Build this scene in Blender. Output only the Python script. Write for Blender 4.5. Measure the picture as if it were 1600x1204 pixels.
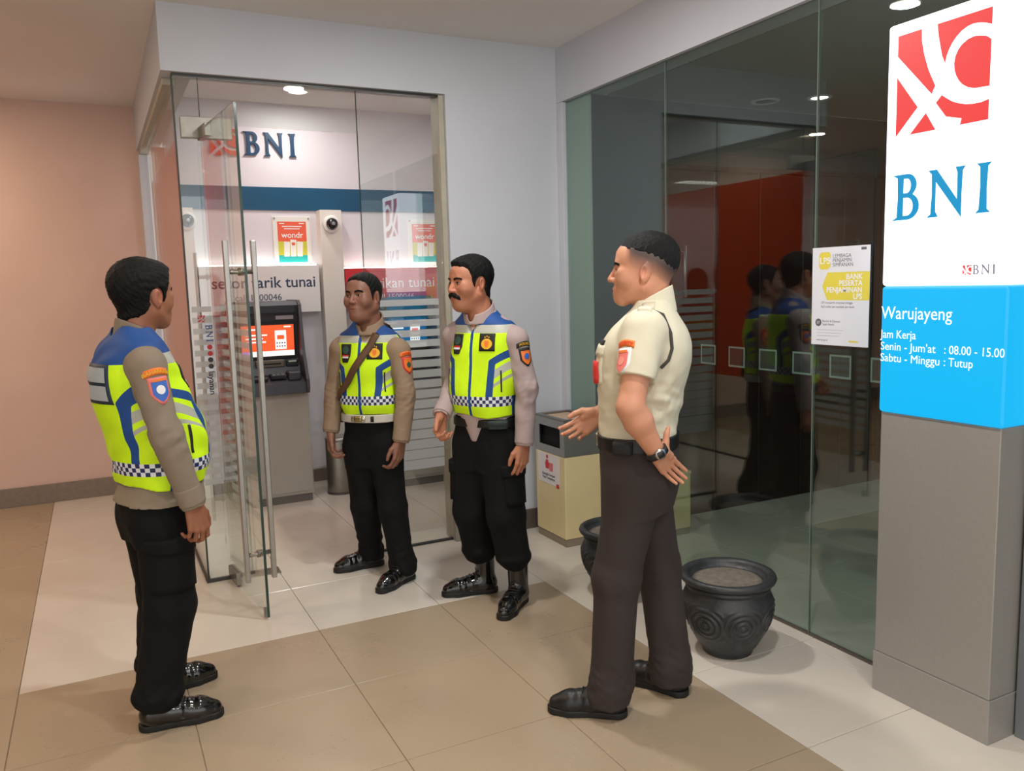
import bpy, bmesh, math, random
import numpy as np
from mathutils import Vector, Matrix, Euler
from mathutils.bvhtree import BVHTree

random.seed(7)
for _o in list(bpy.data.objects):
    bpy.data.objects.remove(_o)
SC = bpy.context.scene
COL = SC.collection

# ------------------------------------------------------------------ camera
CAM_R = [[0.8908718393458739, 0.08000378478831573, -0.44715406772167954],
         [-0.4534185931690945, 0.09691389777660034, -0.8860131352222189],
         [-0.027548960580369417, 0.9920721197762246, 0.12261306591733905]]
EYE = 1.53
_cd = bpy.data.cameras.new('camera')
_cd.sensor_width = 36.0
_cd.sensor_fit = 'HORIZONTAL'
_cd.lens = 36.0 * 1279.92 / 1600.0
_cd.clip_start = 0.05
_cam = bpy.data.objects.new('camera', _cd)
COL.objects.link(_cam)
_cam.matrix_world = Matrix.Translation((0, 0, EYE)) @ Matrix(CAM_R).to_4x4()
SC.camera = _cam

# ------------------------------------------------------------------ world, exposure
_w = bpy.data.worlds.new('mall_ambient')
SC.world = _w
_w.use_nodes = True
_bg = _w.node_tree.nodes['Background']
_bg.inputs['Color'].default_value = (1.0, 0.97, 0.95, 1)
_bg.inputs['Strength'].default_value = 1.75
SC.view_settings.view_transform = 'Standard'
SC.view_settings.look = 'None'
SC.view_settings.gamma = 1.0
SC.view_settings.use_curve_mapping = False
SC.view_settings.exposure = 0.0
SC.cycles.max_bounces = 12
SC.cycles.transparent_max_bounces = 24
SC.cycles.glossy_bounces = 6
SC.cycles.sample_clamp_indirect = 4.0
SC.cycles.caustics_reflective = False
SC.cycles.caustics_refractive = False


def area_light(name, loc, size, power, color=(1, 1, 1), rot=(0, 0, 0), shape='DISK', parent=None):
    l = bpy.data.lights.new(name, 'AREA')
    l.shape = shape
    l.size = size
    l.energy = power
    l.color = color
    o = bpy.data.objects.new(name, l)
    COL.objects.link(o)
    o.location = loc
    o.rotation_euler = rot
    if parent is not None:
        o.parent = parent
    return o


# room dimensions
ZC = 2.93          # hall ceiling
ZS = 2.61          # underside of the soffits
YF = 4.46          # front of the cash machine room
XL = 0.40          # its left glass side
XR = 2.63          # bank glass wall
YB = 6.50          # back wall of the cash machine room
YW = 6.95          # far hall wall
PITCH = 0.5865     # tile grid


# ------------------------------------------------------------------ helpers
def lin(c):
    return tuple(((v / 255.0) / 12.92 if v / 255.0 <= 0.04045 else (((v / 255.0) + 0.055) / 1.055) ** 2.4) for v in c)


class NT:
    def __init__(self, m):
        self.t = m.node_tree
        self.n = self.t.nodes
        self.l = self.t.links

    def new(self, typ, **kw):
        nd = self.n.new(typ)
        for k, v in kw.items():
            setattr(nd, k, v)
        return nd

    def link(self, a, b):
        self.l.new(a, b)


MATS = {}


def mat(name, rgb, rough=0.5, metal=0.0, var=0.0, scale=8.0, bump=0.0, bscale=200.0, spec=0.5, emit=None, estr=0.0,
        coat=0.0, attr=None, sheen=0.0, coords='Object', rvar=0.0):
    """principled material with procedural tone variation and fine relief"""
    if name in MATS:
        return MATS[name]
    m = bpy.data.materials.new(name)
    m.use_nodes = True
    t = NT(m)
    b = t.n['Principled BSDF']
    c = lin(rgb)
    b.inputs['Base Color'].default_value = (*c, 1)
    b.inputs['Roughness'].default_value = rough
    b.inputs['Metallic'].default_value = metal
    b.inputs['Specular IOR Level'].default_value = spec
    b.inputs['Coat Weight'].default_value = coat
    b.inputs['Sheen Weight'].default_value = sheen
    tc = None
    if var or bump or rvar:
        if coords == 'World':
            g = t.new('ShaderNodeNewGeometry')
            tc = g.outputs['Position']
        else:
            g = t.new('ShaderNodeTexCoord')
            tc = g.outputs['Object']
    src = None
    if attr:
        a = t.new('ShaderNodeAttribute', attribute_name=attr)
        src = a.outputs['Color']
        t.link(src, b.inputs['Base Color'])
    if var:
        nz = t.new('ShaderNodeTexNoise')
        nz.inputs['Scale'].default_value = scale
        nz.inputs['Detail'].default_value = 5
        nz.inputs['Roughness'].default_value = 0.6
        t.link(tc, nz.inputs['Vector'])
        mr = t.new('ShaderNodeMapRange')
        mr.inputs['From Min'].default_value = 0.3
        mr.inputs['From Max'].default_value = 0.7
        mr.inputs['To Min'].default_value = 1 - var
        mr.inputs['To Max'].default_value = 1 + var
        t.link(nz.outputs['Fac'], mr.inputs['Value'])
        mx = t.new('ShaderNodeVectorMath', operation='SCALE')
        if src is not None:
            t.link(src, mx.inputs[0])
        else:
            mx.inputs[0].default_value = c
        t.link(mr.outputs['Result'], mx.inputs['Scale'])
        t.link(mx.outputs['Vector'], b.inputs['Base Color'])
        if rvar:
            m2 = t.new('ShaderNodeMapRange')
            m2.inputs['From Min'].default_value = 0.3
            m2.inputs['From Max'].default_value = 0.7
            m2.inputs['To Min'].default_value = rough - rvar
            m2.inputs['To Max'].default_value = rough + rvar
            t.link(nz.outputs['Fac'], m2.inputs['Value'])
            t.link(m2.outputs['Result'], b.inputs['Roughness'])
    if bump:
        n2 = t.new('ShaderNodeTexNoise')
        n2.inputs['Scale'].default_value = bscale
        n2.inputs['Detail'].default_value = 3
        t.link(tc, n2.inputs['Vector'])
        bp = t.new('ShaderNodeBump')
        bp.inputs['Strength'].default_value = bump
        bp.inputs['Distance'].default_value = 0.004
        t.link(n2.outputs['Fac'], bp.inputs['Height'])
        t.link(bp.outputs['Normal'], b.inputs['Normal'])
    if emit is not None:
        b.inputs['Emission Color'].default_value = (*lin(emit), 1)
        b.inputs['Emission Strength'].default_value = estr
    MATS[name] = m
    return m


def glass_mat(name, tint, f0, rough=0.0, gloss=(1, 1, 1)):
    """architectural pane: clear or tinted transmission, mirror reflection rising to grazing angles"""
    m = bpy.data.materials.new(name)
    m.use_nodes = True
    t = NT(m)
    t.n.remove(t.n['Principled BSDF'])
    out = t.n['Material Output']
    tr = t.new('ShaderNodeBsdfTransparent')
    tr.inputs['Color'].default_value = (*tint, 1)
    gl = t.new('ShaderNodeBsdfGlossy')
    gl.inputs['Roughness'].default_value = rough
    gl.inputs['Color'].default_value = (*gloss, 1)
    g = t.new('ShaderNodeNewGeometry')
    d = t.new('ShaderNodeVectorMath', operation='DOT_PRODUCT')
    t.link(g.outputs['Incoming'], d.inputs[0])
    t.link(g.outputs['Normal'], d.inputs[1])
    a = t.new('ShaderNodeMath', operation='ABSOLUTE')
    t.link(d.outputs['Value'], a.inputs[0])
    s = t.new('ShaderNodeMath', operation='SUBTRACT')
    s.inputs[0].default_value = 1.0
    t.link(a.outputs[0], s.inputs[1])
    p = t.new('ShaderNodeMath', operation='POWER')
    t.link(s.outputs[0], p.inputs[0])
    p.inputs[1].default_value = 5.0
    mr = t.new('ShaderNodeMapRange')
    mr.inputs['To Min'].default_value = f0
    mr.inputs['To Max'].default_value = 0.9
    t.link(p.outputs[0], mr.inputs['Value'])
    mx = t.new('ShaderNodeMixShader')
    t.link(mr.outputs['Result'], mx.inputs['Fac'])
    t.link(tr.outputs[0], mx.inputs[1])
    t.link(gl.outputs[0], mx.inputs[2])
    t.link(mx.outputs[0], out.inputs['Surface'])
    MATS[name] = m
    return m


def film_mat(name, rgb, opacity):
    """frosted or coloured film on glass: part see-through, part lit from both sides"""
    m = bpy.data.materials.new(name)
    m.use_nodes = True
    t = NT(m)
    t.n.remove(t.n['Principled BSDF'])
    out = t.n['Material Output']
    tr = t.new('ShaderNodeBsdfTransparent')
    df = t.new('ShaderNodeBsdfDiffuse')
    tl = t.new('ShaderNodeBsdfTranslucent')
    for q in (df, tl):
        q.inputs['Color'].default_value = (*lin(rgb), 1)
    m1 = t.new('ShaderNodeMixShader')
    m1.inputs['Fac'].default_value = 0.5
    t.link(df.outputs[0], m1.inputs[1])
    t.link(tl.outputs[0], m1.inputs[2])
    m2 = t.new('ShaderNodeMixShader')
    m2.inputs['Fac'].default_value = opacity
    t.link(tr.outputs[0], m2.inputs[1])
    t.link(m1.outputs[0], m2.inputs[2])
    t.link(m2.outputs[0], out.inputs['Surface'])
    MATS[name] = m
    return m


def emit_mat(name, rgb, strength):
    return mat(name, tuple(v * 0.35 for v in rgb), rough=0.4, emit=rgb, estr=strength)


def mesh_obj(name, V, F, m=None, parent=None, smooth=False, loc=(0, 0, 0), rot=(0, 0, 0)):
    me = bpy.data.meshes.new(name)
    if isinstance(V, np.ndarray) and isinstance(F, np.ndarray):
        nv, nf, k = len(V), len(F), F.shape[1]
        me.vertices.add(nv)
        me.vertices.foreach_set('co', V.astype(np.float32).ravel())
        me.loops.add(nf * k)
        me.loops.foreach_set('vertex_index', F.astype(np.int32).ravel())
        me.polygons.add(nf)
        me.polygons.foreach_set('loop_start', (np.arange(nf) * k).astype(np.int32))
        me.polygons.foreach_set('loop_total', np.full(nf, k, np.int32))
        me.update(calc_edges=True)
    else:
        me.from_pydata([tuple(v) for v in V], [], [tuple(f) for f in F])
    if smooth:
        me.polygons.foreach_set('use_smooth', np.ones(len(me.polygons), bool))
    me.update()
    if m is not None:
        me.materials.append(m)
    o = bpy.data.objects.new(name, me)
    COL.objects.link(o)
    o.location = loc
    o.rotation_euler = rot
    if parent is not None:
        o.parent = parent
    return o


def bm_obj(name, bm, m=None, parent=None, smooth=False, loc=(0, 0, 0), rot=(0, 0, 0)):
    bmesh.ops.recalc_face_normals(bm, faces=bm.faces[:])
    me = bpy.data.meshes.new(name)
    bm.to_mesh(me)
    bm.free()
    if smooth:
        me.polygons.foreach_set('use_smooth', np.ones(len(me.polygons), bool))
    if m is not None:
        me.materials.append(m)
    o = bpy.data.objects.new(name, me)
    COL.objects.link(o)
    o.location = loc
    o.rotation_euler = rot
    if parent is not None:
        o.parent = parent
    return o


def bm_box(bm, x0, x1, y0, y1, z0, z1, bev=0.0, seg=2):
    vs = [bm.verts.new((x, y, z)) for x in (x0, x1) for y in (y0, y1) for z in (z0, z1)]
    fs = [(0, 1, 3, 2), (4, 6, 7, 5), (0, 4, 5, 1), (2, 3, 7, 6), (0, 2, 6, 4), (1, 5, 7, 3)]
    faces = [bm.faces.new([vs[i] for i in f]) for f in fs]
    if bev > 0:
        es = list({e for f in faces for e in f.edges})
        bmesh.ops.bevel(bm, geom=es, offset=bev, segments=seg, profile=0.5, affect='EDGES')


def box(name, x0, x1, y0, y1, z0, z1, m, parent=None, bev=0.0, seg=2, loc=(0, 0, 0), rot=(0, 0, 0)):
    bm = bmesh.new()
    bm_box(bm, x0, x1, y0, y1, z0, z1, bev, seg)
    return bm_obj(name, bm, m, parent, loc=loc, rot=rot)


def lathe(name, prof, m, parent=None, n=64, smooth=True, loc=(0, 0, 0), mod=None, rot=(0, 0, 0)):
    """revolve a (radius, z) profile"""
    V, F = [], []
    for j, (r, z) in enumerate(prof):
        for i in range(n):
            a = 2 * math.pi * i / n
            rr = r if mod is None else r + mod(a, z, r)
            V.append((rr * math.cos(a), rr * math.sin(a), z))
    for j in range(len(prof) - 1):
        for i in range(n):
            k = (i + 1) % n
            F.append((j * n + i, j * n + k, (j + 1) * n + k, (j + 1) * n + i))
    F.append(tuple(range(n))[::-1])
    F.append(tuple((len(prof) - 1) * n + i for i in range(n)))
    o = mesh_obj(name, V, F, m, parent, smooth, loc, rot)
    return o


def tube(name, pts, r, m, parent=None, n=10, smooth=True, cap=True):
    """round bar along a polyline"""
    pts = [Vector(p) for p in pts]
    V, F = [], []
    for i, p in enumerate(pts):
        d = (pts[min(i + 1, len(pts) - 1)] - pts[max(i - 1, 0)]).normalized()
        a = d.orthogonal().normalized() if i == 0 else (a - d * a.dot(d)).normalized()
        b = d.cross(a)
        for k in range(n):
            q = 2 * math.pi * k / n
            V.append(p + (a * math.cos(q) + b * math.sin(q)) * r)
    for i in range(len(pts) - 1):
        for k in range(n):
            k2 = (k + 1) % n
            F.append((i * n + k, i * n + k2, (i + 1) * n + k2, (i + 1) * n + k))
    F.append(tuple(range(n))[::-1])
    F.append(tuple((len(pts) - 1) * n + k for k in range(n)))
    return mesh_obj(name, V, F, m, parent, smooth)


def thing(name, label, cat, loc=(0, 0, 0), rz=0.0, group=None):
    o = bpy.data.objects.new(name, None)
    COL.objects.link(o)
    o.empty_display_size = 0.1
    o.location = loc
    o.rotation_euler = (0, 0, rz)
    o['label'] = label
    o['category'] = cat
    if group:
        o['group'] = group
    return o


def tag(o, label, cat, group=None):
    o['label'] = label
    o['category'] = cat
    if group:
        o['group'] = group
    return o


def struct(o, label=None, cat=None):
    o['kind'] = 'structure'
    if label:
        o['label'] = label
    if cat:
        o['category'] = cat
    return o


def copy_tree(o, parent=None):
    c = o.copy()
    COL.objects.link(c)
    c.parent = parent
    for ch in list(o.children):
        copy_tree(ch, c)
    return c


# flat shapes and lettering: (u, v) in the plane, mapped by an origin and two axes
def loops_mesh(loops, depth=0.0, grow=0.0):
    """2D loops with holes -> verts, faces (u, v, w)"""
    cu = bpy.data.curves.new('outline', 'CURVE')
    cu.dimensions = '2D'
    cu.fill_mode = 'BOTH'
    cu.extrude = depth
    cu.offset = grow
    for lp in loops:
        s = cu.splines.new('POLY')
        s.points.add(len(lp) - 1)
        for i, p in enumerate(lp):
            s.points[i].co = (p[0], p[1], 0, 1)
        s.use_cyclic_u = True
    return _curve_mesh(cu)


def text_mesh(txt, size, depth=0.0, align='LEFT', bold=0.0, space=1.0, shear=0.0):
    cu = bpy.data.curves.new('lettering', 'FONT')
    cu.body = txt
    cu.size = size
    cu.extrude = depth
    cu.align_x = align
    cu.offset = bold
    cu.space_character = space
    cu.shear = shear
    cu.resolution_u = 3
    return _curve_mesh(cu)


def _curve_mesh(cu):
    o = bpy.data.objects.new('tmp_outline', cu)
    COL.objects.link(o)
    dg = bpy.context.evaluated_depsgraph_get()
    me = bpy.data.meshes.new_from_object(o.evaluated_get(dg))
    V = [tuple(v.co) for v in me.vertices]
    F = [tuple(p.vertices) for p in me.polygons]
    bpy.data.objects.remove(o)
    bpy.data.curves.remove(cu)
    bpy.data.meshes.remove(me)
    return V, F


def place(name, VF, m, origin, uax, vax, parent=None, lift=0.0):
    """put a flat shape on a plane"""
    V, F = VF
    o, u, v = Vector(origin), Vector(uax), Vector(vax)
    n = u.cross(v).normalized()
    W = [o + u * p[0] + v * p[1] + n * (p[2] + lift) for p in V]
    return mesh_obj(name, W, F, m, parent)


def squeeze(VF, k):
    return [(p[0] * k, p[1], p[2]) for p in VF[0]], VF[1]


def place_words(name, VF, m, origin, uax, vax, parent, gap):
    """lettering, one piece for each word"""
    V, F = VF
    xs = sorted((min(V[i][0] for i in f), max(V[i][0] for i in f)) for f in F)
    cuts, end = [], xs[0][1]
    for a, b in xs:
        if a - end > gap:
            cuts.append((a + end) / 2)
        end = max(end, b)
    groups = {}
    for f in F:
        groups.setdefault(sum(V[f[0]][0] > c for c in cuts), []).append(f)
    for fs in groups.values():
        ids = sorted({i for f in fs for i in f})
        mp = {i: k for k, i in enumerate(ids)}
        place(name, ([V[i] for i in ids], [tuple(mp[i] for i in f) for f in fs]), m, origin, uax, vax, parent)


def rect(w, h, x=0.0, y=0.0, d=0.0):
    return loops_mesh([[(x, y), (x + w, y), (x + w, y + h), (x, y + h)]], d)


def disc(r, cx=0.0, cy=0.0, n=28, d=0.0, ri=0.0):
    lp = [[(cx + r * math.cos(2 * math.pi * i / n), cy + r * math.sin(2 * math.pi * i / n)) for i in range(n)]]
    if ri > 0:
        lp.append([(cx + ri * math.cos(2 * math.pi * i / n), cy + ri * math.sin(2 * math.pi * i / n)) for i in range(n)])
    return loops_mesh(lp, d)


LOGO = [
    [(0, 1), (0.271, 1), (0.275, 0.891), (0.305, 0.751), (0.36, 0.589), (0.44, 0.422), (0.402, 0.35), (0.0, 0.80)],
    [(0, 0.595), (0.251, 0.255), (0, 0)],
    [(0.165, 0.0), (0.344, 0.182), (0.458, 0.0)],
    [(0.44, 1), (1, 1), (1, 0.845), (0.94, 0.872), (0.888, 0.889), (0.82, 0.9), (0.761, 0.892), (0.70, 0.867),
     (0.647, 0.827), (0.605, 0.78), (0.574, 0.729), (0.55, 0.67), (0.537, 0.609), (0.5, 0.69), (0.478, 0.786), (0.455, 0.89)],
    [(1, 0.715), (0.95, 0.755), (0.892, 0.773), (0.83, 0.785), (0.765, 0.774), (0.71, 0.745), (0.669, 0.704),
     (0.642, 0.65), (0.632, 0.586), (0.638, 0.525), (0.657, 0.469), (0.685, 0.42), (0.722, 0.375), (0.78, 0.335), (0.85, 0.31), (1, 0.30)],
    [(0.512, 0.319), (0.451, 0.257), (0.565, 0.105), (0.731, 0.058), (0.714, 0), (1, 0), (1, 0.185), (0.92, 0.17),
     (0.837, 0.172), (0.76, 0.185), (0.69, 0.208), (0.63, 0.235), (0.579, 0.269)],
]


def letter_B(w, h):
    def arc(cx, cy, rx, ry, a0, a1, n=12):
        return [(cx + rx * math.cos(math.radians(a0 + (a1 - a0) * i / n)), cy + ry * math.sin(math.radians(a0 + (a1 - a0) * i / n))) for i in range(n + 1)]
    out = [(0, 0), (0.06, 0.03), (0.14, 0.5), (0.06, 0.97), (0, 1)]
    out = [(0, 0), (0.12, 0.04), (0.15, 0.5), (0.12, 0.96), (0, 1)] + arc(0.5, 0.76, 0.36, 0.24, 90, -50) + arc(0.52, 0.28, 0.46, 0.28, 65, -90)
    h1 = [(0.33, 0.93)] + arc(0.48, 0.75, 0.2, 0.18, 90, -90) + [(0.33, 0.57)]
    h2 = [(0.33, 0.50)] + arc(0.5, 0.28, 0.28, 0.22, 90, -90) + [(0.33, 0.06)]
    return [[(x * w, y * h) for x, y in l] for l in (out, h1, h2)]


def letter_N(w, h):
    l = [(0, 0), (0.07, 0.04), (0.10, 0.5), (0.08, 0.93), (0, 1), (0.20, 1), (0.84, 0.28), (0.83, 0.9), (0.78, 1), (1.0, 1), (0.94, 0.93),
         (0.93, 0.5), (0.93, -0.02), (0.17, 0.80), (0.18, 0.10), (0.25, 0)]
    return [[(x * w, y * h) for x, y in l]]


def letter_I(w, h):
    l = [(0, 0), (0.2, 0.05), (0.27, 0.5), (0.2, 0.95), (0, 1), (1, 1), (0.8, 0.95), (0.73, 0.5), (0.8, 0.05), (1, 0)]
    return [[(x * w, y * h) for x, y in l]]


def bank_letters(width, h, depth=0.0):
    """three flared capitals across the given width"""
    parts = []
    wB, wN, wI = 0.28 * width, 0.36 * width, 0.11 * width
    for fn, w, x in ((letter_B, wB, 0.0), (letter_N, wN, 0.39 * width), (letter_I, wI, width - wI)):
        V, F = loops_mesh(fn(w, h), depth, 0.008 * width)
        parts.append(([(p[0] + x, p[1], p[2]) for p in V], F))
    return parts


# ------------------------------------------------------------------ materials
M_WALL = mat('white_paint', (203, 206, 214), 0.7, var=0.03, scale=2, bump=0.05, bscale=120)
M_FAR = mat('warm_light_tint', (215, 186, 172), 0.7, var=0.04, scale=1.6, bump=0.05, bscale=120)  # white wall, with the warm lamp light tinted into its colour
M_CEIL = mat('ceiling_paint', (232, 229, 226), 0.8, var=0.02, scale=1.5)
M_TILE_L = mat('cream_tile', (214, 206, 194), 0.22, var=0.03, scale=2.0, coords='World', rvar=0.05)
M_TILE_B = mat('tan_tile', (170, 152, 128), 0.30, var=0.04, scale=1.8, coords='World', rvar=0.06)
M_GROUT = mat('grout', (146, 134, 116), 0.8, var=0.1, scale=20)
M_BASE = mat('stone_skirting', (128, 116, 104), 0.4, var=0.12, scale=30)
M_BASE_D = mat('dark_skirting', (92, 84, 76), 0.45, var=0.1, scale=30)
M_STEEL = mat('brushed_steel', (178, 176, 172), 0.36, 1.0, var=0.05, scale=40)
M_STEEL_D = mat('worn_steel', (150, 146, 138), 0.4, 1.0, var=0.08, scale=30)
M_JAMB = mat('beige_jamb', (176, 170, 152), 0.5, var=0.08, scale=12)
M_BLACK = mat('black_plastic', (18, 18, 20), 0.4)
M_DARK = mat('dark_void', (10, 10, 11), 0.8)
M_WHITE = mat('white_panel', (238, 236, 234), 0.35)
M_GLASS = glass_mat('clear_glass', (0.93, 0.965, 0.95), 0.085)
M_GLASS_T = glass_mat('tinted_glass', (0.80, 0.87, 0.84), 0.088, gloss=(0.90, 0.96, 0.97))
M_EDGE = mat('glass_edge', (28, 58, 50), 0.15, spec=0.6)
M_FROST = film_mat('frosted_film', (232, 236, 238), 0.62)
M_ORANGE = film_mat('orange_film', (236, 96, 30), 0.95)

# ------------------------------------------------------------------ hall lamps (added fill panels, and downlights in the ceiling)
M_LAMP = emit_mat('lamp_glow', (255, 244, 228), 9.0)
M_LAMP_W = emit_mat('lamp_glow_warm', (255, 222, 180), 9.0)
M_RING = mat('lamp_ring', (225, 223, 220), 0.4)


def downlight(loc, r, power, label, color=(1, 0.95, 0.87), lit=True, group=None, glow=None):
    t = thing('ceiling_downlight', label, 'lamp', loc, 0, group)
    lathe('trim_ring', [(r * 0.86, 0.0), (r * 0.86, -0.006), (r * 1.15, -0.008), (r * 1.25, -0.003), (r * 1.25, 0.0)], M_RING, t, 32)
    lathe('lens', [(r * 0.84, 0.0), (r * 0.84, -0.003), (r * 0.5, -0.005), (0.001, -0.006)], (glow or M_LAMP) if lit else M_DARK, t, 32)
    if lit and power > 0:
        area_light('bulb_light', (0, 0, -0.012), r * 1.6, power, color, parent=t)
    return t


def fill_panel_light(loc, sx, sy, power, label, color=(1, 0.95, 0.88), group=None):  # fill panel added behind the viewer to even out the brightness
    t = thing('added_fill_panel', label, 'lamp', loc, 0, group)
    bm = bmesh.new()
    for a in ((-sx / 2 - .02, -sx / 2, -sy / 2 - .02, sy / 2 + .02), (sx / 2, sx / 2 + .02, -sy / 2 - .02, sy / 2 + .02),
              (-sx / 2, sx / 2, -sy / 2 - .02, -sy / 2), (-sx / 2, sx / 2, sy / 2, sy / 2 + .02)):
        bm_box(bm, a[0], a[1], a[2], a[3], -0.012, 0.0)
    bm_obj('frame', bm, M_RING, t)
    box('diffuser', -sx / 2, sx / 2, -sy / 2, sy / 2, -0.006, 0.0, emit_mat('fill_panel_glow', (255, 246, 232), 4.0), t)
    l = area_light('fill_light', (0, 0, -0.016), sx, power, color, shape='RECTANGLE', parent=t)
    l.data.size_y = sy
    return t


for _i, (_x, _y, _p) in enumerate(((-0.4, -1.2, 22), (-2.8, -0.6, 18))):
    fill_panel_light((_x, _y, ZC), 0.9, 0.3, _p, ['added fill panel lamp in the ceiling straight behind the viewer', 'added fill panel lamp in the ceiling behind the viewer, farther left'][_i], group='added ceiling fill panels')
for _y, _p, _lb in ((6.06, 20, 'warm downlight in the hall ceiling nearest the far wall'), (4.4, 16, 'warm downlight in the hall ceiling left of the glass room'), (2.8, 14, 'warm downlight in the hall ceiling left of the first officer')):
    downlight((-1.26, _y, ZC), 0.08, _p, _lb, (1, 0.76, 0.56), group='warm hall downlights', glow=M_LAMP_W)
for _y, _lb in ((3.05, 'white downlight in the ceiling above the guard and the moustached officer'), (1.45, 'white downlight in the ceiling above the sign pylon'), (-0.2, 'white downlight in the ceiling behind the viewer')):
    downlight((1.36, _y, ZC), 0.08, 24, _lb, (1, 0.98, 0.95), group='white hall downlights')
# cash machine room
downlight((1.413, 6.05, ZC), 0.075, 6.5, 'round lit downlight in the ceiling above the grey cash machine', (1, 0.95, 0.88))
downlight((2.25, 5.35, ZC), 0.075, 5.5, 'round lit downlight above the second cash machine', (1, 0.95, 0.88))
downlight((0.85, 5.1, ZC), 0.075, 5.5, 'round lit downlight just inside the open glass door', (1, 0.95, 0.88))

# ------------------------------------------------------------------ floor
GX, GY = 1.965, 3.58
floor = box('floor', -6.0, 7.0, -4.0, 7.1, -0.06, -0.0035, M_GROUT)
struct(floor)


def tile_mesh(m):
    h = PITCH / 2 - 0.0014
    bm = bmesh.new()
    bm_box(bm, -h, h, -h, h, -0.012, 0.0, 0.0012, 1)
    o = bm_obj('floor_tile', bm, m)
    me = o.data
    bpy.data.objects.remove(o)
    return me


_tl, _tb = tile_mesh(M_TILE_L), tile_mesh(M_TILE_B)
_n = 0
for _i in range(-11, 6):
    for _j in range(-9, 6):
        cx = GX + (_i + 0.5) * PITCH
        cy = GY + (_j + 0.5) * PITCH
        light = _i >= 0 or (_j >= 0 and _i >= -4)
        if cy > 7.0 or cx > 5.4:
            continue
        o = bpy.data.objects.new('floor_tile', _tl if light else _tb)
        COL.objects.link(o)
        o.location = (cx, cy, 0)
        o.parent = floor
        _n += 1

# ------------------------------------------------------------------ shell
struct(box('ceiling', -6.0, 7.0, -4.0, 7.1, ZC, ZC + 0.08, M_CEIL))
struct(box('wall_far', -6.0, 0.42, YW, YW + 0.12, 0, ZC, M_FAR))
struct(box('baseboard_far', -6.0, 0.40, YW - 0.018, YW, 0, 0.14, M_BASE, bev=0.003))
struct(box('wall_left_added', -4.6, -4.5, 0.5, YW, 0, ZC, mat('added_wall_brown', (120, 96, 84), 0.7, var=0.06, scale=2)))  # unseen wall added to keep reflections in the bank glass dark
# white front wall with the lintel over the glass front
bm = bmesh.new()
_pts = [(XL - 0.02, ZS), (1.87, ZS), (1.87, 0), (2.60, 0), (2.60, ZC), (XL - 0.02, ZC)]
_a = [bm.verts.new((x, YF - 0.01, z)) for x, z in _pts]
_b = [bm.verts.new((x, YF + 0.14, z)) for x, z in _pts]
bm.faces.new(_a)
bm.faces.new(_b[::-1])
for k in range(6):
    bm.faces.new((_a[k], _b[k], _b[(k + 1) % 6], _a[(k + 1) % 6]))
struct(bm_obj('wall_front', bm, M_WALL))
struct(box('baseboard_front', 1.887, 2.598, YF - 0.024, YF - 0.0101, 0, 0.125, M_BASE_D, bev=0.003))
struct(box('trim_1', XL - 0.02, XL + 0.13, YF + 0.141, YW, ZS, ZC, M_WALL))           # lintel over the left glass side
struct(box('trim_2', XL - 0.005, XL + 0.06, YF + 0.141, YW, ZS - 0.035, ZS, M_JAMB, bev=0.004))
struct(box('trim_3', 1.838, 1.869, YF + 0.012, YF + 0.14, 0, ZS - 0.001, M_JAMB, bev=0.003))   # right jamb
struct(box('trim_4', XL - 0.012, XL + 0.052, YW - 0.07, YW - 0.001, 0, ZS - 0.036, M_WALL, bev=0.004))
struct(box('trim_5', XL + 0.03, 1.838, YF + 0.02, YF + 0.055, ZS - 0.012, ZS - 0.0005, mat('channel_dark', (70, 72, 70), 0.4, 0.6)))
struct(box('trim_12', 1.832, 1.885, YF - 0.028, YF + 0.011, 0, 0.135, mat('stone_block', (150, 144, 134), 0.5, var=0.12, scale=30), bev=0.003))
# back wall of the cash machine room, blue band, side wall shared with the bank
wall_back = struct(box('wall_back', XL + 0.14, XR + 0.03, YB, YB + 0.12, 0, ZC, mat('back_wall_paint', (226, 221, 228), 0.6, var=0.02, scale=2)))
box('blue_band', XL + 0.141, XR - 0.012, YB - 0.012, YB - 0.0005, 2.14, 2.312, mat('petrol_blue_band', (0, 76, 112), 0.4), wall_back)
struct(box('wall_side', XR + 0.03, XR + 0.2, YF + 0.141, YB + 0.12, 0, ZC, mat('back_wall_paint', (232, 230, 232))))
struct(box('baseboard_back', XL + 0.141, 1.60, YB - 0.016, YB - 0.0005, 0, 0.10, M_BASE, bev=0.003))
struct(box('wall_left_end', XL + 0.06, XL + 0.138, YB, YB + 0.12, 0, ZS - 0.04, mat('orange_paint', (232, 118, 62), 0.6)))
# bank front: header, corner post, side wall inside
struct(box('trim_6', 2.601, 2.76, -1.2, YF + 0.14, ZS, ZC, M_WALL))
struct(box('trim_7', 2.601, 2.662, 4.388, YF + 0.14, 0, ZS - 0.001, M_WALL, bev=0.003))
wall_bank = struct(box('wall_bank', 2.664, 6.4, 4.157, 4.387, 0, ZS, mat('bank_grey_paint', (70, 72, 74), 0.6, var=0.03, scale=3)))
struct(box('trim_11', 2.646, 2.663, 4.157, 4.387, 0, ZS - 0.001, mat('bank_pale_paint', (206, 212, 206), 0.6), bev=0.002))
struct(box('wall_bank_back', 6.3, 6.4, -1.2, 4.156, 0, ZS, mat('bank_dark_paint', (74, 66, 62), 0.7)))
struct(box('ceiling_bank', 2.77, 6.4, -1.2, 4.156, ZS, ZS + 0.06, mat('bank_ceiling_paint', (150, 148, 146), 0.8)))
struct(box('wall_bank_near', 2.77, 6.3, -1.2, -1.1, 0, ZS, mat('bank_dark_paint', (74, 66, 62))))
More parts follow.
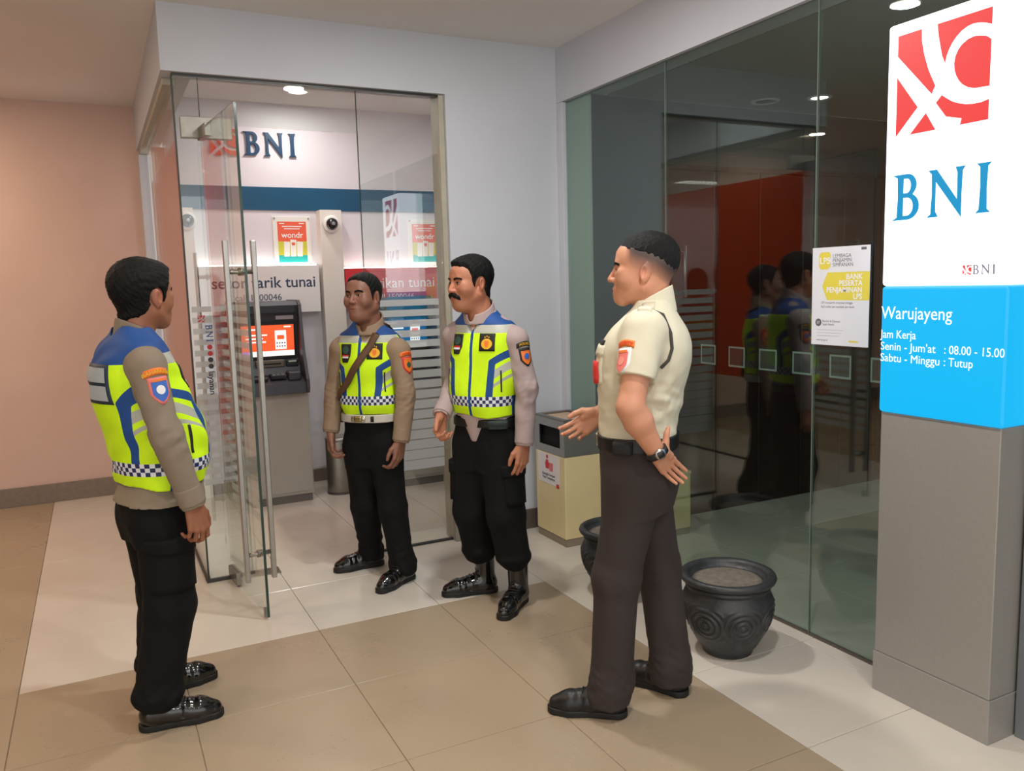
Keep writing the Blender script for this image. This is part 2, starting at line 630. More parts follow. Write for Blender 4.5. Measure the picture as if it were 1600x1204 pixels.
# added boards on the bank's inner wall, standing in for a reddish reflection
M_REFL_BROWN = mat('reflection_brown', (56, 35, 32), 0.4, var=0.25, scale=9)
_x = 3.17
_k = 0
while _x < 6.2:
    bm = bmesh.new()
    bm_box(bm, _x, _x + 0.384, 4.137, 4.1565, 0.0, 2.2, 0.003, 1)
    bm_obj('reflection_board', bm, M_REFL_BROWN, wall_bank)
    _x += 0.39
box('reflection_cap', 3.16, 6.29, 4.130, 4.1565, 2.205, 2.235, M_REFL_BROWN, wall_bank, bev=0.003)
box('wall_outlet', 2.71, 2.74, 4.150, 4.1565, 1.10, 1.18, M_WHITE, wall_bank, bev=0.002)

# ------------------------------------------------------------------ glazing
def pane_x(name, y0, y1, z0, z1, m, x=XR):
    return struct(box(name, x - 0.005, x + 0.005, y0, y1, z0, z1, m))


M_JOINT = mat('silicone_joint', (120, 130, 122), 0.3)
_ys = [4.386, 3.418, 2.441, 1.42, 0.30, -1.1]
for _k in range(5):
    w = pane_x('window_%d' % (_k + 1), _ys[_k + 1] + 0.002, _ys[_k] - 0.002, 0.004, ZS - 0.001, M_GLASS_T)
    box('silicone_joint', XR - 0.006, XR + 0.006, _ys[_k + 1] - 0.0015, _ys[_k + 1] + 0.0015, 0.004, ZS - 0.001, M_JOINT, w)
    box('floor_channel', XR - 0.009, XR + 0.009, _ys[_k + 1] + 0.003, _ys[_k] - 0.003, 0.0005, 0.010, M_BASE_D, w)


def pane_y(name, x0, x1, z0, z1, y=YF + 0.04):
    return struct(box(name, x0, x1, y - 0.005, y + 0.005, z0, z1, M_GLASS))


def stripes(parent, x0, x1, y0, y1, z0, z1, n, fat0, fat1, axis='y'):
    """frosted stripes on a pane, fuller towards the floor"""
    for i in range(n):
        f = i / (n - 1)
        p = (z1 - z0) / n
        zt = z1 - i * p
        box('frosted_stripe', x0, x1, y0, y1, zt - p * (fat0 + (fat1 - fat0) * f), zt, M_FROST, parent)


YG = YF + 0.035
w6 = pane_y('window_6', XL + 0.035, 0.548, 0.012, ZS - 0.013, YG)
stripes(w6, XL + 0.045, 0.54, YG - 0.0068, YG - 0.0055, 0.50, 1.46, 17, 0.5, 0.55)
box('corner_joint', XL + 0.026, XL + 0.034, YG - 0.006, YG + 0.006, 0.012, ZS - 0.013, mat('dark_joint', (52, 56, 52), 0.4), w6)
box('floor_channel', XL + 0.02, 0.60, YG - 0.012, YG + 0.012, 0.0005, 0.016, mat('channel_dark', (70, 72, 70)), w6)
w7 = pane_y('window_7', 0.552, 1.358, 2.372, ZS - 0.013, YG)
box('edge_joint', 0.5485, 0.5515, YG - 0.005, YG + 0.005, 2.30, ZS - 0.013, M_EDGE, w7)
w8 = pane_y('window_8', 1.363, 1.836, 0.012, ZS - 0.013, YG)
stripes(w8, 1.40, 1.80, YG - 0.0068, YG - 0.0055, 0.46, 1.46, 17, 0.62, 0.95)
box('edge_joint', 1.3592, 1.3622, YG - 0.006, YG + 0.006, 0.012, ZS - 0.013, M_EDGE, w8)
box('floor_channel', 1.363, 1.836, YG - 0.012, YG + 0.012, 0.0005, 0.012, mat('channel_dark', (70, 72, 70)), w8)
w9 = struct(box('window_9', XL + 0.025, XL + 0.035, YG + 0.008, YW - 0.07, 0.012, ZS - 0.036, M_GLASS))
box('orange_film', XL + 0.0365, XL + 0.038, YG + 0.03, YB - 0.02, 0.70, 2.31, M_ORANGE, w9)
box('floor_channel', XL + 0.018, XL + 0.042, YG + 0.02, YW - 0.07, 0.0005, 0.014, mat('channel_dark', (70, 72, 70)), w9)
# small printed column of marks on the left fixed pane
MK = {'r': mat('mark_red', (196, 54, 60), 0.5), 'b': mat('mark_blue', (60, 84, 140), 0.5), 'd': mat('mark_dark', (60, 52, 58), 0.5)}
col_x, zz = 0.505, 1.415
for p in LOGO:
    place('printed_mark', loops_mesh([[(a * 0.035, b * 0.035) for a, b in p]]), MK['r'], (col_x, YG - 0.0080, zz - 0.035), (0, 0, 1), (-1, 0, 0), w6)
for q in bank_letters(0.085, 0.033):
    place('printed_mark', q, MK['b'], (col_x, YG - 0.0080, zz - 0.05), (0, 0, -1), (1, 0, 0), w6)
for k, c in enumerate('rrdd'):
    place('printed_mark', disc(0.013), MK[c], (col_x + 0.014, YG - 0.0080, zz - 0.165 - 0.033 * k), (1, 0, 0), (0, 0, 1), w6)
place('printed_mark', text_mesh('layanan', 0.042, bold=0.0006), MK['d'], (col_x, YG - 0.0080, zz - 0.29), (0, 0, -1), (1, 0, 0), w6)

# ------------------------------------------------------------------ the open glass door
door = thing('door_1', 'open frameless glass door with long steel bar handles', 'door', (0.556, 4.435, 0), math.atan2(-0.619, 0.058))
door['kind'] = 'structure'
DL, DZ = 0.624, 2.345
box('door_pane', -0.06, DL, -0.005, 0.005, 0.014, DZ, M_GLASS, door)
box('pane_edge', DL + 0.0005, DL + 0.003, -0.006, 0.006, 0.014, DZ, M_EDGE, door)
box('pane_edge', -0.06, DL, -0.005, 0.005, DZ + 0.0005, DZ + 0.003, M_EDGE, door)
for s in (-1, 1):
    y = s * 0.062
    box('pull_bar', DL - 0.10, DL - 0.072, y - 0.011, y + 0.011, 0.17, 1.76, M_STEEL, door, bev=0.003)
for z in (0.30, 1.62):
    tube('bar_standoff', [(DL - 0.086, -0.053, z), (DL - 0.086, 0.053, z)], 0.011, M_STEEL, door)
    lathe('standoff_washer', [(0.018, -0.012), (0.018, 0.012)], M_STEEL_D, door, 20, loc=(DL - 0.086, 0, z), rot=(math.pi / 2, 0, 0))
box('patch_fitting', -0.07, 0.10, -0.016, 0.016, DZ - 0.055, DZ + 0.008, M_STEEL_D, door, bev=0.003)
box('patch_fitting', -0.07, 0.10, -0.016, 0.016, 0.008, 0.075, M_STEEL_D, door, bev=0.003)
box('bottom_guard', DL - 0.045, DL - 0.03, -0.010, 0.010, 0.006, 0.05, M_STEEL_D, door, bev=0.002)
stripes(door, 0.05, DL - 0.03, 0.0056, 0.0068, 0.44, 1.47, 18, 0.5, 0.62)
box('overhead_patch', 0.455, 0.70, YG - 0.02, YG + 0.02, 2.30, 2.405, M_STEEL_D, w7, bev=0.003)
box('spring_plate', 0.62, 0.80, YG - 0.055, YG + 0.055, 0.0005, 0.004, M_STEEL_D, floor, bev=0.001)

# ------------------------------------------------------------------ fittings of the cash machine room
def wpt(x, z, y=YB):
    return (x, y, z)


BLUE_T = mat('sign_petrol', (14, 62, 100), 0.4)
RED_T = mat('sign_red', (226, 64, 58), 0.4)
sign = thing('wall_sign', 'raised blue bank letters with red square logo on the white back wall', 'sign', (1.14, YB, 2.545))
for p in LOGO:
    V, F = loops_mesh([[(a * 0.19, b * 0.19) for a, b in p]], 0.008)
    place('logo_piece', (V, F), RED_T, (-0.29, -0.009, -0.01), (1, 0, 0), (0, 0, 1), sign)
for q in bank_letters(0.37, 0.165, 0.010):
    place('raised_letter', q, BLUE_T, (-0.04, -0.011, 0.0), (1, 0, 0), (0, 0, 1), sign)

# boxed headers above the machines, lit along the top edge
M_LED = emit_mat('led_strip', (255, 248, 236), 10.0)
hp = thing('header_panel', 'white header board with dark blue lettering above the grey cash machine', 'sign board', (1.12, YB, 1.36))
box('board', -0.42, 0.46, -0.10, -0.0, 0.0, 0.36, M_WHITE, hp, bev=0.004)
box('led_strip', -0.41, 0.45, -0.06, -0.045, 0.361, 0.368, M_LED, hp)
place_words('lettering', text_mesh('setor tarik tunai', 0.118, bold=0.0012), mat('ink_navy', (44, 66, 96), 0.5), (-0.34, -0.1012, 0.195), (1, 0, 0), (0, 0, 1), hp, 0.02)
place_words('lettering', text_mesh('call 1500046', 0.068), mat('ink_navy', (44, 66, 96)), (-0.18, -0.1012, 0.10), (1, 0, 0), (0, 0, 1), hp, 0.02)
hp2 = thing('header_panel', 'red header board with white lettering above the second cash machine', 'sign board', (2.19, YB, 1.36))
box('board', -0.405, 0.44, -0.10, -0.0, 0.02, 0.33, mat('header_red', (214, 48, 56), 0.35), hp2, bev=0.004)
box('led_strip', -0.40, 0.43, -0.06, -0.045, 0.331, 0.338, M_LED, hp2)
place_words('lettering', text_mesh('penarikan tunai', 0.118), mat('ink_white', (246, 240, 240), 0.5), (-0.38, -0.1012, 0.17), (1, 0, 0), (0, 0, 1), hp2, 0.02)
place_words('lettering', text_mesh('call 1500046', 0.066), mat('ink_white', (246, 240, 240)), (-0.17, -0.1012, 0.075), (1, 0, 0), (0, 0, 1), hp2, 0.02)
# box column between the two machines
struct(box('trim_8', 1.605, 1.775, YB - 0.115, YB - 0.0005, 0, 2.139, mat('column_cream', (232, 226, 218), 0.5), bev=0.003))
struct(box('trim_9', XL + 0.141, 0.69, YB - 0.115, YB - 0.0005, 0, 2.139, mat('column_cream', (232, 226, 218)), bev=0.003))


def poster(x, z, label):
    t = thing('framed_poster', label, 'poster', (x, YB, z))
    box('acrylic_board', -0.145, 0.145, -0.010, -0.001, -0.19, 0.19, mat('acrylic_white', (240, 238, 232), 0.2), t, bev=0.002)
    n = -0.0104
    ax = ((1, 0, 0), (0, 0, 1))
    place('poster_print', rect(0.22, 0.15, -0.11, 0.0), mat('poster_orange', (240, 98, 66), 0.4), (0, n, 0), *ax, t)
    place('poster_print', rect(0.22, 0.105, -0.11, -0.105), mat('poster_lime', (206, 204, 60), 0.4), (0, n, 0), *ax, t)
    place('poster_print', rect(0.22, 0.055, -0.11, -0.16), mat('poster_teal', (40, 178, 176), 0.4), (0, n, 0), *ax, t)
    n -= 0.0004
    wh = mat('print_white', (248, 244, 240), 0.4)
    for a, b in ((-0.07, 0.05), (-0.02, 0.065), (0.03, 0.05)):
        place('printed_handset', loops_mesh([[(a, -0.115), (a + 0.042, -0.115), (a + 0.05, b - 0.055), (a + 0.004, b - 0.05)]]), wh, (0, n, 0), *ax, t)
    n -= 0.0004
    place('printed_handset', rect(0.026, 0.022, -0.008, -0.03), mat('poster_orange', (240, 98, 66)), (0, n, 0), *ax, t)
    place('printed_words', text_mesh('wondr', 0.062, align='CENTER', bold=0.001), wh, (0.0, n, 0.028), *ax, t)
    for k, w in enumerate((0.15, 0.12)):
        place('printed_words', rect(w, 0.007, -w / 2, 0.11 - 0.018 * k), wh, (0, n, 0), *ax, t)
    for k in (-0.095, 0.055):
        place('printed_words', rect(0.04, 0.008, k, 0.132), wh, (0, n, 0), *ax, t)
    for sx in (-0.13, 0.13):
        for sz in (-0.175, 0.175):
            lathe('stud', [(0.007, 0.0), (0.007, 0.006), (0.004, 0.008)], M_STEEL, t, 12, loc=(sx, -0.010, sz), rot=(math.pi / 2, 0, 0))
    return t


poster(1.41, 1.905, 'orange and teal poster on the back wall above the grey cash machine')
poster(2.50, 1.895, 'orange and teal poster seen through the fixed pane with the sign reflection')


def dome_camera(x, z, label):
    t = thing('dome_camera', label, 'camera', (x, YB - 0.116, z))
    R = (math.pi / 2, 0, 0)
    lathe('base_ring', [(0.066, 0.0), (0.066, 0.018), (0.058, 0.028), (0.047, 0.03)], M_WHITE, t, 32, rot=R)
    lathe('dome', [(0.046 * math.cos(a), 0.03 + 0.042 * math.sin(a)) for a in [i * math.pi / 2 / 8 for i in range(8)]] + [(0.001, 0.072)],
          mat('smoked_dome', (22, 22, 26), 0.08, spec=0.8), t, 32, rot=R)
    lathe('lens', [(0.014, 0.068), (0.014, 0.0755), (0.010, 0.077)], mat('lens_grey', (150, 152, 160), 0.15, 0.4), t, 20, rot=R)
    return t


dome_camera(1.690, 2.03, 'dark dome camera on the cream column between the two machines')
dome_camera(0.645, 2.045, 'dark dome camera on the column seen through the open glass door')


# ------------------------------------------------------------------ cash machines
def cash_machine(x, label, scr_rgb=(255, 92, 46)):
    t = thing('cash_machine', label, 'cash machine', (x, 5.90, 0), 0, 'cash machines')
    W = 0.235
    grey = mat('machine_grey', (172, 168, 160), 0.4, var=0.03, scale=6)
    dark = mat('machine_charcoal', (64, 66, 74), 0.4)
    dk2 = mat('machine_black', (34, 36, 42), 0.35)
    box('plinth', -W + 0.01, W - 0.01, 0.012, 0.575, 0.0, 0.055, mat('plinth_grey', (110, 106, 100), 0.5), t, bev=0.002)
    cab = box('cabinet', -W, W, 0.0, 0.58, 0.056, 0.80, grey, t, bev=0.006)
    box('cabinet_door', -W + 0.012, W - 0.012, -0.006, -0.0002, 0.08, 0.765, grey, t, bev=0.002)
    for k in range(3):
        box('vent_slot', -W + 0.02, -W + 0.10, -0.008, -0.0062, 0.73 - k * 0.014, 0.736 - k * 0.014, dk2, t)
    # upper housing: side cheeks and recessed front
    prof = [(0.48, 0.801), (0.48, 1.46), (0.13, 1.46), (0.085, 1.43), (0.035, 1.10), (-0.055, 0.90), (-0.06, 0.84), (-0.045, 0.801)]
    for s in (-1, 1):
        bm = bmesh.new()
        x0, x1 = (s * W, s * (W - 0.022))
        A = [bm.verts.new((x0, y, z)) for y, z in prof]
        B = [bm.verts.new((x1, y, z)) for y, z in prof]
        bm.faces.new(A)
        bm.faces.new(B[::-1])
        for k in range(len(prof)):
            bm.faces.new((A[k], B[k], B[(k + 1) % len(prof)], A[(k + 1) % len(prof)]))
        bm_obj('side_cheek', bm, dark, t)
    rec = [(0.475, 0.802), (0.475, 1.455), (0.14, 1.455), (0.10, 1.425), (0.145, 1.33), (0.155, 1.30), (0.175, 1.04), (0.135, 0.985), (0.12, 0.93), (-0.03, 0.875), (-0.04, 0.802)]
    bm = bmesh.new()
    A = [bm.verts.new((-W + 0.0225, y, z)) for y, z in rec]
    B = [bm.verts.new((W - 0.0225, y, z)) for y, z in rec]
    bm.faces.new(A)
    bm.faces.new(B[::-1])
    for k in range(len(rec)):
        bm.faces.new((A[k], B[k], B[(k + 1) % len(rec)], A[(k + 1) % len(rec)]))
    bm_obj('housing', bm, dark, t)
    # screen, tilted with the housing front
    so, su = Vector((-0.185, 0.170, 1.062)), Vector((1, 0, 0))
    sv = Vector((0, -0.0185, 0.24)).normalized()
    place('screen_bezel', loops_mesh([[(-0.018, -0.018), (0.388, -0.018), (0.388, 0.245), (-0.018, 0.245)]], 0.003), dk2, so, su, sv, t, 0.004)
    scr = place('screen', rect(0.37, 0.225), emit_mat('screen_%d' % scr_rgb[0], scr_rgb, 1.1), so, su, sv, t, 0.0076)
    wt = emit_mat('screen_white', (255, 246, 240), 1.1)
    place('screen_strip', rect(0.37, 0.038), wt, so, su, sv, scr, 0.0082)
    place('screen_strip', rect(0.05, 0.038), emit_mat('screen_violet', (190, 120, 240), 1.0), so, su, sv, scr, 0.0088)
    place('screen_handset', loops_mesh([[(0.235, 0.048), (0.315, 0.048), (0.315, 0.185), (0.235, 0.185)]]), wt, so, su, sv, scr, 0.0084)
    place('screen_handset', rect(0.05, 0.03, 0.25, 0.12), emit_mat('screen_orange', (255, 92, 46), 1.1), so, su, sv, scr, 0.009)
    for a in range(4):
        for b in range(2):
            place('screen_handset', disc(0.006, 0.249 + a * 0.018, 0.07 + b * 0.024, 12), emit_mat('screen_grey', (110, 110, 130), 0.8), so, su, sv, scr, 0.009)
    for k, (w, z) in enumerate(((0.09, 0.19), (0.15, 0.15), (0.12, 0.125), (0.14, 0.10))):
        place('screen_text', rect(w, 0.011, 0.03, z), wt, so, su, sv, scr, 0.0084)
    place('screen_text', rect(0.05, 0.010, 0.30, 0.205), wt, so, su, sv, scr, 0.0084)
    # card reader, slots, keypad shelf
    box('top_glass', -0.19, 0.19, 0.100, 0.112, 1.37, 1.425, dk2, t, bev=0.003)
    box('bank_badge', 0.06, 0.185, 0.132, 0.140, 1.325, 1.352, mat('badge_grey', (170, 166, 170), 0.4), t)
    box('cash_slot', -0.10, 0.10, 0.122, 0.150, 0.985, 1.035, mat('slot_bronze', (120, 112, 100), 0.35, 0.5), t, bev=0.004)
    box('slot_mouth', -0.075, 0.075, 0.1195, 0.1215, 1.003, 1.012, M_DARK, t)
    box('card_reader', 0.115, 0.20, 0.118, 0.150, 0.985, 1.03, dk2, t, bev=0.004)
    box('reader_lamp', 0.13, 0.185, 0.1155, 0.1175, 1.015, 1.026, mat('reader_pale', (200, 226, 206), 0.4), t)
    box('keypad', -0.02, 0.09, 0.015, 0.105, 0.905, 0.935, dk2, t, bev=0.004)
    for a in range(3):
        for b in range(4):
            box('key', -0.008 + a * 0.031, 0.016 + a * 0.031, 0.022 + b * 0.020, 0.037 + b * 0.020, 0.9355, 0.941, mat('key_steel', (150, 152, 156), 0.4, 0.7), t)
    box('keypad_guard', 0.10, 0.19, 0.0, 0.115, 0.89, 0.955, dark, t, bev=0.012, seg=3)
    box('tray', -0.19, -0.04, 0.01, 0.11, 0.895, 0.925, dk2, t, bev=0.008)
    return t


cash_machine(1.098, 'grey cash machine with lit orange screen behind the open door')
cash_machine(2.13, 'cash machine behind the striped fixed pane, under the red header board', (20, 60, 110))

# slim steel litter bin behind the second officer
t = thing('steel_bin', 'slim cylindrical steel litter bin beside the cash machine', 'bin', (1.565, 6.03, 0))
lathe('shell', [(0.098, 0.012), (0.100, 0.02), (0.100, 0.40), (0.098, 0.405), (0.092, 0.405), (0.092, 0.05)], M_STEEL_D, t, 40)
lathe('foot_ring', [(0.103, 0.0), (0.103, 0.011), (0.09, 0.0115)], M_BASE_D, t, 40)
lathe('rim', [(0.0995, 0.4055), (0.1035, 0.41), (0.1035, 0.425), (0.096, 0.43), (0.090, 0.425)], M_STEEL, t, 40)

# ------------------------------------------------------------------ lit bank pylon
pylon = thing('sign_pylon', 'tall bank sign pylon with lit white and blue box on a steel base', 'sign', (2.56, 1.768, 0))
X0 = 2.475 - 2.56
Y0, Y1 = 1.548 - 1.768, 1.985 - 1.768
M_CLAD = mat('satin_cladding', (160, 157, 152), 0.45, 0.35, var=0.03, scale=60)
box('plinth', X0 - 0.004, 0.13, Y0 - 0.004, Y1 + 0.004, 0.0, 0.150, M_CLAD, pylon, bev=0.002)
box('steel_cladding', X0, 0.128, Y0, Y1, 0.1505, 1.044, M_CLAD, pylon, bev=0.003)
E_W = emit_mat('lightbox_white', (250, 250, 255), 2.4)
E_B = emit_mat('lightbox_cyan', (0, 180, 242), 1.0)
lb0, lb1 = Y0 - 0.010, Y1 + 0.004
box('white_lightbox', X0 - 0.012, 0.13, lb0, lb1, 1.4875, 2.355, E_W, pylon, bev=0.012, seg=4)
box('blue_lightbox', X0 - 0.012, 0.13, lb0, lb1, 1.045, 1.487, E_B, pylon, bev=0.012, seg=4)
FX = X0 - 0.0125
pu, pv = (0, -1, 0), (0, 0, 1)


def on_sign(name, VF, m, y, z, lift=0.0):
    return place(name, VF, m, (FX, y - 1.768, z), pu, pv, pylon, lift)


E_R = emit_mat('lit_red', (238, 60, 60), 0.92)
E_BL = emit_mat('lit_blue', (0, 146, 200), 0.95)
E_TXT = emit_mat('lit_text_white', (255, 255, 255), 1.2)
for p in LOGO:
    on_sign('logo_piece', loops_mesh([[(a * 0.324, b * 0.327) for a, b in p]]), E_R, 1.948, 1.986, 0.0008)
for q in bank_letters(0.332, 0.146):
    on_sign('sign_letter', q, E_BL, 1.944, 1.711, 0.0008)
for p in LOGO:
    on_sign('small_logo_piece', loops_mesh([[(a * 0.030, b * 0.030) for a, b in p]]), E_R, 1.688, 1.520, 0.0008)
for q in bank_letters(0.072, 0.029):
    on_sign('small_letter', q, mat('sign_grey', (110, 104, 128), 0.4, emit=(110, 104, 128), estr=0.35), 1.654, 1.521, 0.0008)
on_sign('lettering', squeeze(text_mesh('Warujayeng', 0.062), 0.89), E_TXT, 1.985, 1.375, 0.0008)
on_sign('lettering', squeeze(text_mesh('Jam Kerja', 0.041), 0.87), E_TXT, 1.985, 1.308, 0.0008)
for tx, y, z in (("Senin - Jum'at", 1.985, 1.266), (': 08.00 - 15.00', 1.742, 1.266), ('Sabtu - Minggu', 1.985, 1.226), (': Tutup', 1.742, 1.226)):
    on_sign('lettering', squeeze(text_mesh(tx, 0.040), 0.97 if tx[0] == 'S' else 0.87), E_TXT, y, z, 0.0008)
struct(box('trim_10', 2.601, 2.69, 1.46, 1.538, 0, ZS - 0.001, mat('grey_frame', (140, 144, 150), 0.4, 0.6), bev=0.003))

# ------------------------------------------------------------------ deposit insurance poster on the bank glass
t = thing('insurance_poster', 'white deposit insurance poster with yellow arrow stuck on the dark glass', 'poster', (XR - 0.0065, 2.449, 1.252))
PW, PH = 0.279, 0.389
box('paper', -0.0012, 0.0, -PW, 0.0, 0.0, PH, mat('poster_paper', (222, 224, 232), 0.5), t)
QX = -0.0016


def on_poster(name, VF, m, u, v, lift=0.0):
    return place(name, VF, m, (QX - lift, -u, v), (0, -1, 0), (0, 0, 1), t)


YEL = mat('print_yellow', (222, 208, 80), 0.5)
GRY = mat('print_grey', (96, 98, 108), 0.5)
PWH = mat('print_paper_white', (236, 236, 236), 0.5)
on_poster('print', loops_mesh([[(0.052, 0.235), (0.078, 0.29), (0.279, 0.29), (0.279, 0.18), (0.078, 0.18)]]), YEL, 0, 0)
on_poster('print', loops_mesh([[(0.035, 0.312), (0.035, 0.36), (0.045, 0.37), (0.085, 0.37), (0.092, 0.36), (0.092, 0.345), (0.08, 0.34), (0.092, 0.33), (0.092, 0.315), (0.08, 0.302), (0.045, 0.302)]]), YEL, 0, 0)
on_poster('print', text_mesh('LPS', 0.036, bold=0.0006), PWH, 0.038, 0.324, 0.0004)
for k, w in enumerate(('LEMBAGA', 'PENJAMIN', 'SIMPANAN')):
    on_poster('print', text_mesh(w, 0.0205), GRY, 0.102, 0.347 - 0.0175 * k)
for k, w in enumerate(('BANK', 'PESERTA', 'PENJAMINAN', 'LPS')):
    on_poster('print', text_mesh(w, 0.029, align='RIGHT', bold=0.0008), PWH, 0.247, 0.262 - 0.0255 * k, 0.0004)
on_poster('print', text_mesh('LPS menjamin simpanan hingga', 0.0125), GRY, 0.048, 0.166)
on_poster('print', text_mesh('Rp2 miliar per nasabah per bank', 0.0125), GRY, 0.048, 0.150)
on_poster('print', disc(0.0155, 0.036, 0.09), GRY, 0, 0)
on_poster('print', text_mesh('37', 0.016), PWH, 0.027, 0.084, 0.0004)
on_poster('print', text_mesh('Berizin & Diawasi', 0.0125), GRY, 0.056, 0.092)
on_poster('print', text_mesh('Sejak Resmi', 0.0125), GRY, 0.056, 0.079)
on_poster('print', rect(0.024, 0.010, 0.238, 0.372), GRY, 0, 0)
on_poster('print', text_mesh('www.lps.go.id', 0.010), GRY, 0.028, 0.017)
on_poster('print', rect(0.045, 0.006, 0.187, 0.016), YEL, 0, 0)
for k in range(3):
    on_poster('print', rect(0.13 - 0.01 * k, 0.002, 0.03, 0.06 - 0.012 * k), mat('print_pale', (190, 192, 200), 0.5), 0, 0)

# ------------------------------------------------------------------ litter bin with steel top
t = thing('litter_bin', 'cream litter bin with steel hood against the corner of the bank glass', 'bin', (2.458, 4.157, 0))
CR = mat('bin_cream', (226, 208, 158), 0.45, var=0.04, scale=5)
ax, ay = 0.1225, 0.172
box('plinth', -ax + 0.004, ax - 0.004, -ay + 0.004, ay - 0.004, 0.0, 0.045, mat('plinth_taupe', (140, 128, 110), 0.5), t, bev=0.002)
box('body', -ax, ax, -ay, ay, 0.0455, 0.532, CR, t, bev=0.005)
# hood: four walls with an opening towards the hall
H0, H1 = 0.533, 0.738
box('hood_side', -ax, ax, -ay, -ay + 0.006, H0, H1, M_STEEL, t)
box('hood_side', -ax, ax, ay - 0.006, ay, H0, H1, M_STEEL, t)
box('hood_side', ax - 0.006, ax, -ay + 0.0065, ay - 0.0065, H0, H1, M_STEEL, t)
for a, b, c, d in ((-ay + 0.0065, -ay + 0.05, H0, H1), (ay - 0.05, ay - 0.0065, H0, H1), (-ay + 0.05, ay - 0.05, H0, H0 + 0.045), (-ay + 0.05, ay - 0.05, H1 - 0.045, H1)):
    box('opening_frame', -ax, -ax + 0.006, a, b, c, d, M_STEEL, t)
box('inner_liner', -ax + 0.03, ax - 0.01, -ay + 0.03, ay - 0.03, H0 + 0.001, H1 - 0.02, M_DARK, t)
for a, b, c, d in ((-ax, ax, -ay, -ay + 0.03), (-ax, ax, ay - 0.03, ay), (-ax, -ax + 0.03, -ay + 0.03, ay - 0.03), (ax - 0.03, ax, -ay + 0.03, ay - 0.03)):
    box('hood_rim', a, b, c, d, H1 + 0.0005, H1 + 0.012, M_STEEL_D, t)
box('sand_tray', -ax + 0.031, ax - 0.031, -ay + 0.031, ay - 0.031, H1 - 0.018, H1 + 0.002, mat('tray_tan', (196, 170, 148), 0.8, var=0.15, scale=60), t)
lab = box('litter_label', -ax - 0.0016, -ax - 0.0003, -0.11, 0.14, 0.345, 0.525, mat('label_white', (232, 226, 226), 0.4), t)
lr = mat('label_red', (214, 52, 60), 0.5)
Xb = -ax - 0.0022
pb = ((0, -1, 0), (0, 0, 1))
place('pictogram', disc(0.012, 0.0, 0.0), lr, (Xb, 0.03, 0.507), *pb, lab)
place('pictogram', loops_mesh([[(-0.02, 0), (0.02, 0), (0.022, 0.03), (0.012, 0.055), (-0.012, 0.055), (-0.024, 0.03)]]), lr, (Xb, 0.03, 0.435), *pb, lab)
place('pictogram', loops_mesh([[(0, 0), (0.04, 0), (0.045, 0.05), (-0.005, 0.05)]]), mat('label_pink', (232, 120, 130), 0.5), (Xb, 0.005, 0.425), *pb, lab)
place_words('lettering', text_mesh('Buanglah Sampah', 0.022, align='CENTER', bold=0.0005), mat('ink_navy', (44, 66, 96)), (Xb, 0.015, 0.393), *pb, lab, 0.004)
place_words('lettering', text_mesh('Pada Tempatnya', 0.022, align='CENTER', bold=0.0005), mat('ink_navy', (44, 66, 96)), (Xb, 0.015, 0.372), *pb, lab, 0.004)
place('lettering', rect(0.032, 0.024, 0, 0), lr, (Xb, -0.075, 0.337), *pb, lab)


# ------------------------------------------------------------------ stone planters
def carve(a, z, r):
    """carved leaf scrolls around the belly"""
    if 0.085 < z < 0.225:
        f = math.sin((z - 0.085) / 0.14 * math.pi) ** 0.6
        k = 7 * a
        s = math.sin(math.hypot((k + 0.6) % (2 * math.pi) - math.pi, (z - 0.15) * 46) * 7.0)
        return 0.0042 * f * s
    return 0.0


def planter(loc, label, rz):
    t = thing('stone_planter', label, 'planter', loc, rz, 'dark stone planters')
    t.scale = (1.0, 1.0, 1.06)
    M = mat('planter_stone', (46, 48, 50), 0.42, var=0.35, scale=22, bump=0.3, bscale=90)
    prof = [(0.095, 0.0), (0.102, 0.006), (0.104, 0.018)]
    for i in range(1, 67):
        z = 0.018 + i * 0.00365
        f = (z - 0.018) / 0.241
        prof.append((0.104 + 0.082 * math.sin(min(1, f / 0.82) * math.pi / 2) ** 0.9 - 0.02 * max(0, f - 0.82) / 0.18, z))
    prof += [(0.166, 0.264), (0.172, 0.268), (0.174, 0.275), (0.168, 0.281), (0.166, 0.286)]
    lathe('pot', prof, M, t, 288, mod=carve)
    lathe('rim', [(0.150, 0.2865), (0.176, 0.287), (0.190, 0.293), (0.194, 0.303), (0.190, 0.313), (0.178, 0.318), (0.164, 0.314), (0.156, 0.304), (0.152, 0.2875)], M, t, 72)
    lathe('soil', [(0.1490, 0.2868), (0.12, 0.291), (0.06, 0.293), (0.001, 0.292)], mat('dry_soil', (112, 104, 94), 0.9, var=0.25, scale=40, bump=0.6, bscale=80), t, 48)
    return t


planter((2.232, 2.505, 0.0), 'dark carved stone planter in front of the bank glass, nearer the pylon', 0.4)
planter((2.215, 3.27, 0.0), 'dark stone planter half hidden behind the guard in the cream shirt', 1.3)

# ------------------------------------------------------------------ inside the dark bank
t = thing('bank_counter', 'long dark counter at the back of the closed bank behind the glass', 'counter', (5.75, 2.2, 0))
box('front', -0.10, 0.30, -1.6, 1.7, 0.0, 0.86, mat('counter_dark', (52, 38, 36), 0.4, var=0.1, scale=8), t, bev=0.004)
box('worktop', -0.16, 0.34, -1.62, 1.72, 0.861, 0.90, mat('counter_top', (70, 52, 48), 0.3), t, bev=0.004)
